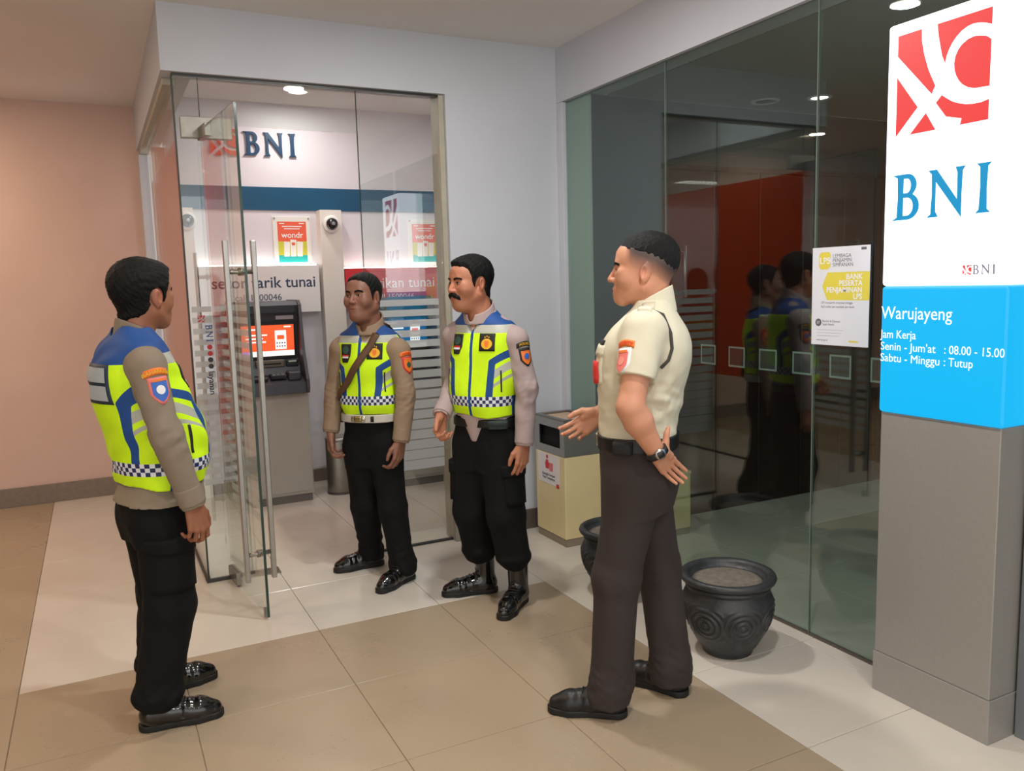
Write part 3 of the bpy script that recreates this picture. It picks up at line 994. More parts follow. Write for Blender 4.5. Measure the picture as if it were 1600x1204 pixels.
# row of square outline stickers on the inside of the bank glass
STK = [(3.104 - 0.198 * k, 0.107, 1.119, 0.095) for k in range(6)]
for k in range(6):
    f = thing('glass_sticker', 'pale square outline sticker on the bank glass, %s from the white corner' % ('first', 'second', 'third', 'fourth', 'fifth', 'sixth')[k], 'sticker', (XR + 0.0062, STK[k][0], STK[k][2]), 0, 'square stickers in a row on the glass')
    wy, hz = STK[k][1] / 2, STK[k][3]
    m = mat('sticker_pale', (150, 162, 160), 0.5)
    for a in ((-wy, -wy + 0.008, 0, hz), (wy - 0.008, wy, 0, hz), (-wy + 0.008, wy - 0.008, 0, 0.008), (-wy + 0.008, wy - 0.008, hz - 0.008, hz)):
        box('sticker_edge', 0, 0.0008, a[0], a[1], a[2], a[3], m, f)
    box('sticker_field', 0.0001, 0.0006, -wy + 0.0082, wy - 0.0082, 0.0082, hz - 0.0082, film_mat('sticker_film', (120, 130, 132), 0.25) if k == 0 else MATS['sticker_film'], f)
t = thing('storage_box', 'low cream box just inside the bank glass, behind the guard', 'box', (2.95, 3.96, 0))
box('plinth', -0.165, 0.165, -0.125, 0.125, 0.0, 0.04, mat('plinth_taupe', (140, 128, 110)), t, bev=0.002)
box('body', -0.17, 0.17, -0.13, 0.13, 0.0405, 0.37, mat('bin_cream', (226, 208, 158)), t, bev=0.004)
box('lid', -0.174, 0.174, -0.134, 0.134, 0.3705, 0.39, mat('bin_cream', (226, 208, 158)), t, bev=0.004)
dh = thing('door_pull', 'vertical steel pull on the added brown boards inside the dark bank', 'handle', (3.30, 4.136, 1.42))
tube('bar', [(0, -0.035, 0.0), (0, -0.035, 0.32)], 0.011, M_STEEL, dh)
for z in (0.04, 0.28):
    tube('stem', [(0, -0.035, z), (0, 0.0, z)], 0.007, M_STEEL, dh)
downlight((3.80, 3.95, ZS), 0.07, 0, 'unlit round downlight in the dark bank ceiling', lit=False)
downlight((4.05, 3.75, ZS - 0.0), 0.06, 1.0, 'small added downlight in the bank ceiling, imitating a lamp reflection', (1, 1, 1))  # added lamp, stands in for a light spot reflected in the glass
downlight((4.9, 3.4, ZS - 0.0), 0.06, 1.0, 'small added downlight deeper inside the dark bank, imitating a lamp reflection', (1, 1, 1))  # second added lamp in place of a reflected one

# ------------------------------------------------------------------ figures: sculpted volumes -> surface
def npv(*a):
    return np.array(a, dtype=np.float32)


def unit(v):
    v = np.asarray(v, float)
    return v / np.linalg.norm(v)


class Vol:
    """a block of space in which rounded solids are blended, then skinned with quads"""

    def __init__(self, lo, hi, h):
        self.lo = np.array(lo, float)
        self.h = h
        self.n = np.ceil((np.array(hi, float) - self.lo) / h).astype(int) + 1
        self.F = np.full(self.n, 0.5, np.float32)
        self.ax = [(self.lo[i] + h * np.arange(self.n[i])).astype(np.float32) for i in range(3)]

    def sl(self, lo, hi, pad):
        a = np.maximum(np.floor((np.array(lo) - pad - self.lo) / self.h).astype(int), 0)
        b = np.minimum(np.ceil((np.array(hi) + pad - self.lo) / self.h).astype(int) + 1, self.n)
        b = np.maximum(a, b)
        s = tuple(slice(a[i], b[i]) for i in range(3))
        g = [self.ax[0][s[0]][:, None, None], self.ax[1][s[1]][None, :, None], self.ax[2][s[2]][None, None, :]]
        return s, g

    def blend(self, s, d, k):
        A = self.F[s]
        if A.size == 0:
            return
        if k <= 0:
            np.minimum(A, d, out=A)
        else:
            h = np.clip(0.5 + 0.5 * (A - d) / k, 0, 1)
            self.F[s] = A * (1 - h) + d * h - k * h * (1 - h)

    def carve(self, s, d, k):
        A = self.F[s]
        if A.size == 0:
            return
        if k <= 0:
            self.F[s] = np.maximum(A, -d)
        else:
            h = np.clip(0.5 - 0.5 * (A + d) / k, 0, 1)
            self.F[s] = A * (1 - h) - d * h + k * h * (1 - h)

    def cone(self, a, b, r1, r2, k=0.0, cut=False, flat=None):
        a = npv(*a)
        b = npv(*b)
        R = max(r1, r2)
        s, (X, Y, Z) = self.sl(np.minimum(a, b) - R, np.maximum(a, b) + R, k + 3 * self.h + (R * 0.8 if flat else 0))
        ab = b - a
        L = float(ab @ ab) + 1e-12
        px, py, pz = X - a[0], Y - a[1], Z - a[2]
        t = np.clip((px * ab[0] + py * ab[1] + pz * ab[2]) / L, 0, 1)
        qx, qy, qz = px - t * ab[0], py - t * ab[1], pz - t * ab[2]
        if flat is not None:
            n, f = flat
            n = unit(n)
            dn = (qx * n[0] + qy * n[1] + qz * n[2]) * (f - 1)
            qx, qy, qz = qx + dn * n[0], qy + dn * n[1], qz + dn * n[2]
        d = np.sqrt(qx * qx + qy * qy + qz * qz) - (r1 + t * (r2 - r1))
        (self.carve if cut else self.blend)(s, d.astype(np.float32), k)

    def chain(self, pts, k=0.0, flat=None):
        for (p, r), (q, r2) in zip(pts[:-1], pts[1:]):
            self.cone(p, q, r, r2, k, flat=flat)

    def ell(self, c, r, k=0.0, cut=False, R=None):
        c = npv(*c)
        m = max(r)
        s, (X, Y, Z) = self.sl(c - m, c + m, k + 3 * self.h)
        px, py, pz = X - c[0], Y - c[1], Z - c[2]
        if R is not None:
            R = np.asarray(R, np.float32)
            px, py, pz = (R[0, 0] * px + R[1, 0] * py + R[2, 0] * pz, R[0, 1] * px + R[1, 1] * py + R[2, 1] * pz, R[0, 2] * px + R[1, 2] * py + R[2, 2] * pz)
        k0 = np.sqrt((px / r[0]) ** 2 + (py / r[1]) ** 2 + (pz / r[2]) ** 2)
        k1 = np.sqrt((px / r[0] ** 2) ** 2 + (py / r[1] ** 2) ** 2 + (pz / r[2] ** 2) ** 2) + 1e-6
        d = k0 * (k0 - 1) / k1
        (self.carve if cut else self.blend)(s, d.astype(np.float32), k)

    def loft(self, keys, k=0.0, off=0.0, e=2.4, zcut=None):
        """upright body section: keys of (z, back x, front x, half width, side shift)"""
        K = np.array([q if len(q) > 4 else (*q, 0.0) for q in keys], float)
        zz = K[:, 0]
        z0, z1 = (zz[0], zz[-1]) if zcut is None else zcut
        s, (X, Y, Z) = self.sl((K[:, 1].min() - off, -K[:, 3].max() - off - 0.1, z0), (K[:, 2].max() + off, K[:, 3].max() + off + 0.1, z1), 3 * self.h + k)
        zq = np.clip(Z, zz[0], zz[-1]).ravel()

        def ev(c):
            y = K[:, c]
            m = np.gradient(y, zz)
            i = np.clip(np.searchsorted(zz, zq) - 1, 0, len(zz) - 2)
            hh = zz[i + 1] - zz[i]
            t = (zq - zz[i]) / hh
            t2, t3 = t * t, t * t * t
            return (((2 * t3 - 3 * t2 + 1) * y[i] + (t3 - 2 * t2 + t) * hh * m[i] + (-2 * t3 + 3 * t2) * y[i + 1] + (t3 - t2) * hh * m[i + 1]).astype(np.float32))[None, None, :]
        xb, xf, w, cy = ev(1), ev(2), ev(3), ev(4)
        cx = (xb + xf) / 2
        rx = np.maximum((xf - xb) / 2 + off, 0.01)
        w = np.maximum(w + off, 0.01)
        q = ((np.abs(X - cx) / rx) ** e + (np.abs(Y - cy) / w) ** e) ** (1 / e)
        d = (q - 1) * np.minimum(rx, w)
        d = np.maximum(d, np.maximum(z0 - Z, Z - z1))
        self.blend(s, d.astype(np.float32), k)

    def half(self, p, n):
        """keep only the side of a plane that its normal points away from"""
        n = unit(n)
        d = (self.ax[0][:, None, None] - p[0]) * n[0] + (self.ax[1][None, :, None] - p[1]) * n[1] + (self.ax[2][None, None, :] - p[2]) * n[2]
        self.F = np.maximum(self.F, d.astype(np.float32))

    def folds(self, amp, f, seed=0, zf=1.0, mask=None):
        """cloth folds"""
        rs = np.random.RandomState(seed)
        X, Y, Z = self.ax[0][:, None, None], self.ax[1][None, :, None], self.ax[2][None, None, :]
        N = 0
        for i in range(4):
            a = rs.uniform(-1, 1, 3) * f * (1 + 0.7 * i)
            ph = rs.uniform(0, 6.28, 2)
            N = N + np.sin(a[0] * X + a[1] * Y + zf * (0.6 + abs(a[2])) * Z + ph[0] + 1.3 * np.sin(0.6 * a[1] * X - 0.5 * a[0] * Y + 0.4 * a[2] * Z + ph[1])) / (1 + 0.5 * i)
        N = N * amp / 2
        if mask is not None:
            N = N * mask(X, Y, Z)
        self.F = self.F + N.astype(np.float32)

    def mesh(self, relax=1):
        F = self.F
        F[0], F[-1], F[:, 0], F[:, -1], F[:, :, 0], F[:, :, -1] = 1, 1, 1, 1, 1, 1
        S = F < 0
        c = [slice(None, -1), slice(1, None)]
        cnt = np.zeros(np.array(F.shape) - 1, np.uint8)
        for i in (0, 1):
            for j in (0, 1):
                for k in (0, 1):
                    cnt += S[c[i], c[j], c[k]]
        I = np.argwhere((cnt > 0) & (cnt < 8))
        idm = np.full(cnt.shape, -1, np.int32)
        idm[I[:, 0], I[:, 1], I[:, 2]] = np.arange(len(I))
        off = [(i, j, k) for i in (0, 1) for j in (0, 1) for k in (0, 1)]
        val = np.stack([F[I[:, 0] + a, I[:, 1] + b, I[:, 2] + d] for a, b, d in off], 1)
        P = np.zeros((len(I), 3))
        W = np.zeros(len(I))
        for p in range(8):
            for q in range(p + 1, 8):
                a, b = np.array(off[p]), np.array(off[q])
                if np.abs(a - b).sum() != 1:
                    continue
                va, vb = val[:, p], val[:, q]
                m = (va < 0) != (vb < 0)
                t = np.where(m, va / np.where(m, va - vb, 1), 0)
                P += np.where(m[:, None], a + t[:, None] * (b - a), 0)
                W += m
        V = self.lo + self.h * (I + P / W[:, None])
        Q = []
        for axis in range(3):
            o1, o2 = [(1, 2), (2, 0), (0, 1)][axis]
            sa = [slice(None)] * 3
            sb = [slice(None)] * 3
            sa[axis] = slice(None, -1)
            sb[axis] = slice(1, None)
            ch = S[tuple(sa)] != S[tuple(sb)]
            E = np.argwhere(ch)
            E = E[(E[:, o1] > 0) & (E[:, o2] > 0)]
            ins = S[E[:, 0], E[:, 1], E[:, 2]]
            e1, e2 = np.zeros(3, int), np.zeros(3, int)
            e1[o1], e2[o2] = 1, 1
            g = lambda D: idm[D[:, 0], D[:, 1], D[:, 2]]
            q = np.stack([g(E - e1 - e2), g(E - e2), g(E), g(E - e1)], 1)
            q[~ins] = q[~ins][:, ::-1]
            Q.append(q)
        Q = np.concatenate(Q)
        for _ in range(relax):
            A = np.zeros_like(V)
            w = np.zeros(len(V))
            for i in range(4):
                a, b = Q[:, i], Q[:, (i + 1) % 4]
                for ax_ in range(3):
                    A[:, ax_] += np.bincount(a, V[b, ax_], len(V)) + np.bincount(b, V[a, ax_], len(V))
                w += np.bincount(a, minlength=len(V)) + np.bincount(b, minlength=len(V))
            V = 0.5 * V + 0.5 * A / w[:, None]
        return V, Q


def join_vf(parts):
    V, F, n = [], [], 0
    for v, f in parts:
        V.append(v)
        F.append(f + n)
        n += len(v)
    return np.concatenate(V), np.concatenate(F)


def quads_to_tris(Q):
    return np.concatenate([Q[:, [0, 1, 2]], Q[:, [0, 2, 3]]])


def split_tris(V, T, f):
    """cut a triangle mesh along f = 0; returns (V, inside triangles f<0, outside triangles)"""
    f = np.where(np.abs(f) < 1e-9, 1e-9, f)
    neg = f < 0
    c = neg[T].sum(1)
    ins, out = T[c == 3], T[c == 0]
    mix = T[(c == 1) | (c == 2)]
    if len(mix) == 0:
        return V, ins, out
    lone = neg[mix].sum(1) == 1
    key = np.where(lone[:, None], neg[mix], ~neg[mix])
    st = key.argmax(1)
    r = np.arange(len(mix))
    a, b, d = mix[r, st], mix[r, (st + 1) % 3], mix[r, (st + 2) % 3]
    E = np.concatenate([np.stack([a, b], 1), np.stack([a, d], 1)])
    E.sort(1)
    U, inv = np.unique(E, axis=0, return_inverse=True)
    inv = inv.ravel()
    t = f[U[:, 0]] / (f[U[:, 0]] - f[U[:, 1]])
    NV = V[U[:, 0]] + t[:, None] * (V[U[:, 1]] - V[U[:, 0]])
    n = len(V)
    p, q = inv[:len(mix)] + n, inv[len(mix):] + n
    tip = np.stack([a, p, q], 1)
    quad = np.concatenate([np.stack([p, b, d], 1), np.stack([p, d, q], 1)])
    lq = np.concatenate([lone, lone])
    return np.concatenate([V, NV]), np.concatenate([ins, tip[lone], quad[~lq]]), np.concatenate([out, tip[~lone], quad[lq]])


def compact(V, T):
    u, inv = np.unique(T, return_inverse=True)
    return V[u], inv.reshape(T.shape)


class Decal:
    """flat shapes laid onto a body surface as thin raised pieces"""

    def __init__(self, V, F):
        self.b = BVHTree.FromPolygons([Vector(v) for v in V], [tuple(int(i) for i in f) for f in F])

    def hit(self, p, d, lift):
        h = self.b.ray_cast(Vector(p) + Vector(d) * 0.25, -Vector(d), 0.6)
        if h[0] is None:
            h = self.b.find_nearest(Vector(p))
        return np.array(h[0]) + np.asarray(d) * lift

    def patch(self, name, c, d, up, w, hgt, m, parent, lift=0.002, prof=None, nu=9, nv=9, bend=None, skirt=True, tilt=0.0):
        d = unit(d)
        r = unit(np.cross(up, d))
        u = unit(np.cross(d, r))
        if tilt:
            ca, sa = math.cos(tilt), math.sin(tilt)
            r, u = r * ca + u * sa, u * ca - r * sa
        V, F = [], []
        for j in range(nv):
            t = j / (nv - 1)
            ww = w if prof is None else w * prof(t)
            for i in range(nu):
                s = i / (nu - 1) - 0.5
                x, y = s * ww, (t - 0.5) * hgt
                if bend:
                    y += bend(2 * s)
                V.append(self.hit(np.asarray(c) + r * x + u * y, d, lift))
        for j in range(nv - 1):
            for i in range(nu - 1):
                F.append((j * nu + i, j * nu + i + 1, (j + 1) * nu + i + 1, (j + 1) * nu + i))
        if skirt:
            n0 = len(V)
            ring = [i for i in range(nu)] + [j * nu + nu - 1 for j in range(1, nv)] + [(nv - 1) * nu + i for i in range(nu - 2, -1, -1)] + [j * nu for j in range(nv - 2, 0, -1)]
            for i in ring:
                V.append(np.array(V[i]) - d * (lift + 0.003))
            L = len(ring)
            for i in range(L):
                F.append((ring[(i + 1) % L], ring[i], n0 + i, n0 + (i + 1) % L))
        return mesh_obj(name, V, F, m, parent, smooth=True)

    def shape(self, name, VF, c, d, up, m, parent, lift=0.003, bend=None):
        d = unit(d)
        r = unit(np.cross(up, d))
        u = unit(np.cross(d, r))
        V = []
        for p in VF[0]:
            y = p[1] + (bend(p[0]) if bend else 0)
            V.append(self.hit(np.asarray(c) + r * p[0] + u * y, d, lift))
        return mesh_obj(name, V, VF[1], m, parent)


# ------------------------------------------------------------------ anatomy
def rotz(a):
    c, s = math.cos(a), math.sin(a)
    return np.array([[c, -s, 0], [s, c, 0], [0, 0, 1]])


def roty(a):
    c, s = math.cos(a), math.sin(a)
    return np.array([[c, 0, s], [0, 1, 0], [-s, 0, c]])


def rotx(a):
    c, s = math.cos(a), math.sin(a)
    return np.array([[1, 0, 0], [0, c, -s], [0, s, c]])


def build_head(o, R, neck, style, hs=1.0):
    """skull, face, ears and neck; returns (V, F), local vertex coordinates, and the hair surface.
    o: head centre, R: rotation, neck: point where the neck meets the shoulders"""
    h = 0.0026
    # the head is sculpted in its own frame, then turned
    nb = R.T @ (np.asarray(neck) - o) / hs
    v = Vol((-0.135, -0.105, min(-0.23, nb[2] - 0.03)), (0.145, 0.105, 0.165), h)
    fat = style.get('fat', 0.0)
    v.ell((-0.014, 0, 0.036), (0.101, 0.077, 0.087))
    v.ell((0.028, 0, -0.012), (0.070, 0.066, 0.092), 0.03)
    v.ell((0.036, 0, 0.045), (0.060, 0.060, 0.050), 0.03)
    # jaw, chin, cheeks
    for s in (-1, 1):
        v.cone((-0.002, s * (0.053 + fat), -0.052), (0.066, s * 0.016, -0.098), 0.018 + fat, 0.016 + fat * 0.5, 0.03)
        v.ell((0.058, s * (0.040 + fat), -0.026), (0.030 + fat, 0.024 + fat, 0.028 + fat), 0.022)
        v.ell((0.066, s * 0.044, -0.004), (0.022, 0.018, 0.012), 0.016)
    v.ell((0.076, 0, -0.098), (0.020, 0.022, 0.016), 0.02)
    v.ell((0.074, 0, -0.066), (0.026, 0.034, 0.030), 0.025)
    v.cone((0.083, -0.030, 0.024), (0.083, 0.030, 0.024), 0.012, 0.012, 0.016)
    # neck
    v.cone((-0.022, 0, -0.035), nb + np.array([-0.006, 0, 0.0]), 0.056 + fat * 0.6, 0.060 + fat * 0.6, 0.03)
    if fat > 0.003:
        v.ell((0.035, 0, -0.110), (0.045, 0.045, 0.022), 0.03)
    # nose
    v.cone((0.091, 0, 0.014), (0.113, 0, -0.030), 0.0075, 0.0115, 0.010)
    for s in (-1, 1):
        v.ell((0.103, s * 0.0125, -0.033), (0.011, 0.008, 0.0085), 0.006)
    # eye sockets and lids
    for s in (-1, 1):
        v.ell((0.101, s * 0.032, 0.004), (0.018, 0.019, 0.0125), 0.012, cut=True)
        v.ell((0.0775, s * 0.031, 0.004), (0.0155, 0.0165, 0.0125), 0.004)
    # lips
    v.cone((0.094, -0.018, -0.0625), (0.094, 0.018, -0.0625), 0.0065, 0.0065, 0.009)
    v.cone((0.093, -0.014, -0.0755), (0.093, 0.014, -0.0755), 0.0075, 0.0075, 0.009)
    v.ell((0.103, 0, -0.0625), (0.004, 0.011, 0.004), 0.006)
    v.cone((0.106, -0.021, -0.0685), (0.106, 0.021, -0.0685), 0.0030, 0.0030, 0.004, cut=True)
    bald = v.F.copy()
    # ears
    for s in (-1, 1):
        Re = rotz(s * 0.45) @ roty(-0.12)
        v.ell((-0.010, s * 0.080, -0.004), (0.019, 0.008, 0.032), 0.006, R=Re)
        v.ell((-0.003, s * 0.076, -0.030), (0.011, 0.008, 0.013), 0.006)
        v.ell((-0.004, s * 0.090, -0.004), (0.009, 0.0065, 0.019), 0.004, cut=True, R=Re)
    V, F = v.mesh(1)
    # hair: the same skull grown outwards, cut at the hairline
    hv = Vol((-0.135, -0.105, v.lo[2]), (0.145, 0.105, 0.165), h)
    X, Y, Z = hv.ax[0][:, None, None], hv.ax[1][None, :, None], hv.ax[2][None, None, :]
    hx, hz = np.array(style['line']).T
    o_ = np.argsort(hx)
    zl = np.interp(hv.ax[0], hx[o_], hz[o_]).astype(np.float32)[:, None, None]
    zl = zl + style.get('temple', 0.0) * np.clip((np.abs(Y) - 0.035) / 0.03, 0, 1) * (X > 0.04) * -1.0
    t0, t1 = style['thick']
    tp = np.clip((Z - zl) / style.get('taper', 0.02), 0.0, 1.0) ** style.get('tpow', 0.7)
    th = 0.001 + tp * (t0 + (t1 - t0) * np.clip((Z - 0.02) / 0.09, 0, 1) + style.get('quiff', 0) * np.clip((X - 0.02) / 0.06, 0, 1) * np.clip((Z - 0.06) / 0.04, 0, 1))
    rs = np.random.RandomState(style.get('seed', 3))
    wob = 0
    for i in range(5):
        a = rs.uniform(-1, 1, 3) * np.array([300, 560, 300])
        wob = wob + np.sin(a[0] * X + a[1] * Y + a[2] * Z + rs.uniform(0, 6))
    d = bald - th + wob * style.get('rough', 0.0008)
    cutd = (zl + 0.0012 * wob - Z) * 0.8
    # notch around the ears
    ear = 0.030 - np.sqrt((X + 0.006) ** 2 + ((Z + 0.004) * 0.85) ** 2) + np.where(np.abs(Y) > 0.05, 0, -1)
    k = 0.006
    g = np.maximum(d, cutd)
    g = np.maximum(g, np.where(np.abs(Y) > 0.05, ear, -1.0))
    hv.F = np.maximum(g, -(bald + 0.004)).astype(np.float32)
    HV, HF = hv.mesh(1)
    return V * hs, F, HV * hs, HF


def hand_into(v, o, d, n, s, curl=(20, 30, 25), spread=1.0, thumb=0.0, sc=1.0, k=0.006, tv=None):
    """palm, four jointed fingers and thumb. o wrist, d along the hand, n palm side, s thumb side"""
    o = np.asarray(o, float)
    d = unit(d)
    s = unit(np.asarray(s) - d * np.dot(s, d))
    n = unit(np.asarray(n) - d * np.dot(n, d) - s * np.dot(n, s))
    P = lambda a, b, c: o + (d * a + s * b + n * c) * sc
    kn = [(0.088, 0.031, 0.0), (0.092, 0.0105, -0.003), (0.087, -0.010, -0.002), (0.077, -0.029, 0.002)]
    for a, b, c in kn:
        v.cone(P(-0.01, b * 0.55, 0), P(a, b, c), 0.0165 * sc, 0.0108 * sc, 0.010)
    v.cone(P(0.02, 0.022, 0.008), P(0.055, 0.028, 0.009), 0.016 * sc, 0.012 * sc, 0.012)
    seg = [(0.042, 0.026, 0.020), (0.046, 0.030, 0.022), (0.043, 0.028, 0.021), (0.033, 0.020, 0.018)]
    rad = [0.0093, 0.0096, 0.0091, 0.0080]
    for i, (a, b, c) in enumerate(kn):
        p = P(a, b, c)
        ang = 0.0
        r = rad[i] * sc
        sp = (1.5 - i) * 0.055 * spread
        for j in range(3):
            ang += math.radians(curl[j] + i * 3.5)
            dirv = unit(d * math.cos(ang) + n * math.sin(ang) + s * sp)
            q = p + dirv * seg[i][j] * sc
            r2 = r * 0.90
            v.cone(p, q, r, r2, 0.0028 if j else 0.006)
            p, r = q, r2
    t0, t1, t2, t3 = P(0.016, 0.022, 0.008), P(0.046, 0.047 + 0.012 * thumb, 0.016), P(0.075, 0.054 + 0.030 * thumb, 0.022), P(0.098, 0.055 + 0.042 * thumb, 0.025)
    if tv is not None:
        tv = unit(tv)
        t1 = t0 + tv * 0.032
        t2 = t1 + tv * 0.026
        t3 = t2 + unit(tv + d * 0.3) * 0.019
    v.cone(t0, t1, 0.0155 * sc, 0.0125 * sc, 0.010)
    v.cone(t1, t2, 0.0118 * sc, 0.0105 * sc, 0.004)
    v.cone(t2, t3, 0.0105 * sc, 0.0080 * sc, 0.003)


def bounds(pts, pad):
    P = np.array(pts, float)
    return P.min(0) - pad, P.max(0) + pad


def arm_patch(sh, el, wr, hand, full):
    """forearm and hand (and upper arm when the sleeve is short) as skin"""
    d, n, s, kw = hand
    tip = np.asarray(wr) + unit(d) * 0.2
    pts = [wr, tip, el] + ([sh] if full else [])
    lo, hi = bounds(pts, 0.09)
    v = Vol(lo, hi, 0.0027)
    el, wr, sh = map(np.asarray, (el, wr, sh))
    if full:
        v.cone(sh, el, 0.052, 0.043, 0.02)
        m = el + (wr - el) * 0.3
        v.cone(el, m, 0.043, 0.045, 0.02)
        v.cone(m, wr, 0.045, 0.029, 0.02)
    else:
        v.cone(el + (wr - el) * 0.3, wr, 0.034, 0.027, 0.02)
    hand_into(v, wr + unit(d) * 0.012, d, n, s, **kw)
    return v.mesh(1)


def core_patch(P):
    """the trunk and limbs under the clothes, slimmer than the cloth"""
    nk, hip = np.asarray(P['neck']), np.asarray(P['hip'])
    lo, hi = bounds([nk, hip, P['shL'], P['shR'], P['elL'], P['elR'], P['wrL'], P['wrR'], P['knL'], P['knR'], P['anL'], P['anR']], 0.12)
    v = Vol(lo, hi, 0.010)
    ch = nk * 0.65 + hip * 0.35
    v.cone(hip, ch, 0.05, 0.07, 0.04)
    v.cone(ch, nk + np.array([0, 0, 0.04]), 0.08, 0.050, 0.05)
    for q in 'LR':
        sj = np.asarray(P['sh' + q]) + np.array([0, 0, -0.035])
        v.cone(ch + (nk - ch) * 0.3, sj, 0.055, 0.026, 0.03)
        v.chain([(sj, 0.028), (P['el' + q], 0.030), (np.asarray(P['wr' + q]), 0.024)], 0.02)
        h = hip + np.array([0, 0.08 if q == 'L' else -0.08, 0])
        v.cone(hip, h, 0.05, 0.045, 0.03)
        v.chain([(h, 0.045), (P['kn' + q], 0.045), (P['an' + q], 0.03)], 0.03)
    return v.mesh(1)

# ------------------------------------------------------------------ cloth and skin
LIME = mat('lime_vest', (206, 250, 8), 0.75, var=0.05, scale=14, bump=0.12, bscale=350, emit=(200, 250, 0), estr=0.0)
VBLUE = mat('vest_blue', (17, 70, 138), 0.7, var=0.06, scale=14, bump=0.12, bscale=350)
VGREY = mat('vest_reflective', (176, 178, 168), 0.45, var=0.05, scale=20, bump=0.1, bscale=300)
M_TR_BLACK = mat('black_trousers', (10, 11, 12), 0.85, spec=0.25, var=0.15, scale=10, bump=0.2, bscale=260)
M_TR_BROWN = mat('dark_brown_trousers', (50, 42, 41), 0.85, var=0.08, scale=9, bump=0.15, bscale=300)
M_SHOE = mat('polished_black_leather', (14, 14, 15), 0.16, bump=0.12, bscale=60, coat=0.6)
M_SHOE_M = mat('black_leather', (20, 20, 21), 0.42, bump=0.15, bscale=80)
M_SOLE = mat('black_rubber', (16, 16, 16), 0.6)
M_HAIR = mat('black_hair', (7, 7, 8), 0.55, var=0.3, scale=60, bump=0.9, bscale=300, spec=0.22)
M_SKIN = mat('skin', (150, 100, 76), 0.5, attr='skin_tone', var=0.05, scale=30, bump=0.06, bscale=260)
M_EYEW = mat('eye_white', (196, 184, 174), 0.3)
M_IRIS = mat('eye_dark', (22, 14, 12), 0.2)
M_GOLD = mat('badge_gold', (236, 178, 40), 0.5)
M_BADGE_K = mat('badge_black', (20, 22, 22), 0.6)
M_BADGE_R = mat('badge_red', (206, 44, 40), 0.6)
M_BADGE_O = mat('badge_orange', (232, 120, 40), 0.6)
M_BADGE_B = mat('badge_blue', (52, 104, 190), 0.6)
M_BADGE_W = mat('badge_white', (228, 230, 232), 0.6)
M_BADGE_P = mat('badge_pink', (226, 120, 112), 0.6)
M_BADGE_G = mat('badge_green', (46, 84, 70), 0.6)


def checker_mat():
    m = bpy.data.materials.new('checker_band')
    m.use_nodes = True
    t = NT(m)
    b = t.n['Principled BSDF']
    b.inputs['Roughness'].default_value = 0.5
    uv = t.new('ShaderNodeUVMap', uv_map='band')
    ck = t.new('ShaderNodeTexChecker')
    ck.inputs['Scale'].default_value = 1.0
    ck.inputs['Color1'].default_value = (*lin((222, 226, 232)), 1)
    ck.inputs['Color2'].default_value = (*lin((26, 40, 92)), 1)
    t.link(uv.outputs['UV'], ck.inputs['Vector'])
    t.link(ck.outputs['Color'], b.inputs['Base Color'])
    return m


M_CHECK = checker_mat()


def shoe(parent, ankle, ang, boot, m):
    """one shoe in the wearer's frame: upper, sole, laces"""
    R = rotz(ang)
    v = Vol((-0.10, -0.075, -0.005), (0.225, 0.075, 0.32 if boot else 0.16), 0.0036)
    k = 0.03
    v.cone((-0.040, 0, 0.046), (0.045, 0, 0.050), 0.038, 0.040, k)
    v.cone((0.045, 0, 0.050), (0.120, 0.003, 0.038), 0.040, 0.040, k)
    v.cone((0.120, 0.003, 0.036), (0.168, 0.004, 0.030), 0.039, 0.030, k)
    v.cone((-0.022, 0, 0.06), (-0.018, 0, 0.27 if boot else 0.105), 0.047, 0.052 if boot else 0.044, k)
    v.half((0, 0, 0.015), (0, 0, -1))
    X, Y, Z = v.ax[0][:, None, None], v.ax[1][None, :, None], v.ax[2][None, None, :]
    v.F = v.F + (0.0016 * np.sin(X * 190) * np.exp(-((X - 0.085) / 0.035) ** 2) * (Z > 0.03)).astype(np.float32)
    V, F = v.mesh(1)
    s = mesh_obj('boot' if boot else 'shoe', V @ R.T + np.array([ankle[0], ankle[1], 0]), F, m, parent, True)
    w = Vol((-0.10, -0.075, -0.006), (0.225, 0.075, 0.04), 0.0036)
    for a, b, r1, r2 in (((-0.044, 0), (0.045, 0), 0.040, 0.037), ((0.045, 0), (0.12, 0.004), 0.037, 0.047), ((0.12, 0.004), (0.166, 0.005), 0.047, 0.037)):
        ax_, bx = np.array(a), np.array(b)
        ab = bx - ax_
        X, Y, Z = w.ax[0][:, None, None], w.ax[1][None, :, None], w.ax[2][None, None, :]
        t = np.clip(((X - ax_[0]) * ab[0] + (Y - ax_[1]) * ab[1]) / (ab @ ab), 0, 1)
        d = np.sqrt((X - ax_[0] - t * ab[0]) ** 2 + (Y - ax_[1] - t * ab[1]) ** 2) - (r1 + t * (r2 - r1))
        d = np.maximum(d, np.abs(Z - 0.0125) - 0.012)
        w.F = np.minimum(w.F, d.astype(np.float32))
    V2, F2 = w.mesh(1)
    mesh_obj('sole', V2 @ R.T + np.array([ankle[0], ankle[1], 0]), F2, M_SOLE, s, True)
    dc = Decal(V, F)
    for i in range(5 if boot else 4):
        x = 0.075 - i * 0.020
        c = dc.hit((x, 0, 0.09), unit((0.35, 0, 1)), 0.001)
        pts = []
        for y in (-0.020, -0.010, 0, 0.010, 0.020):
            p = dc.hit((x, y, 0.09), unit((0.35, 0, 1)), 0.002)
            pts.append(R @ p + np.array([ankle[0], ankle[1], 0]))
        tube('lace', pts, 0.0026, M_SOLE, s, 6)
    return s


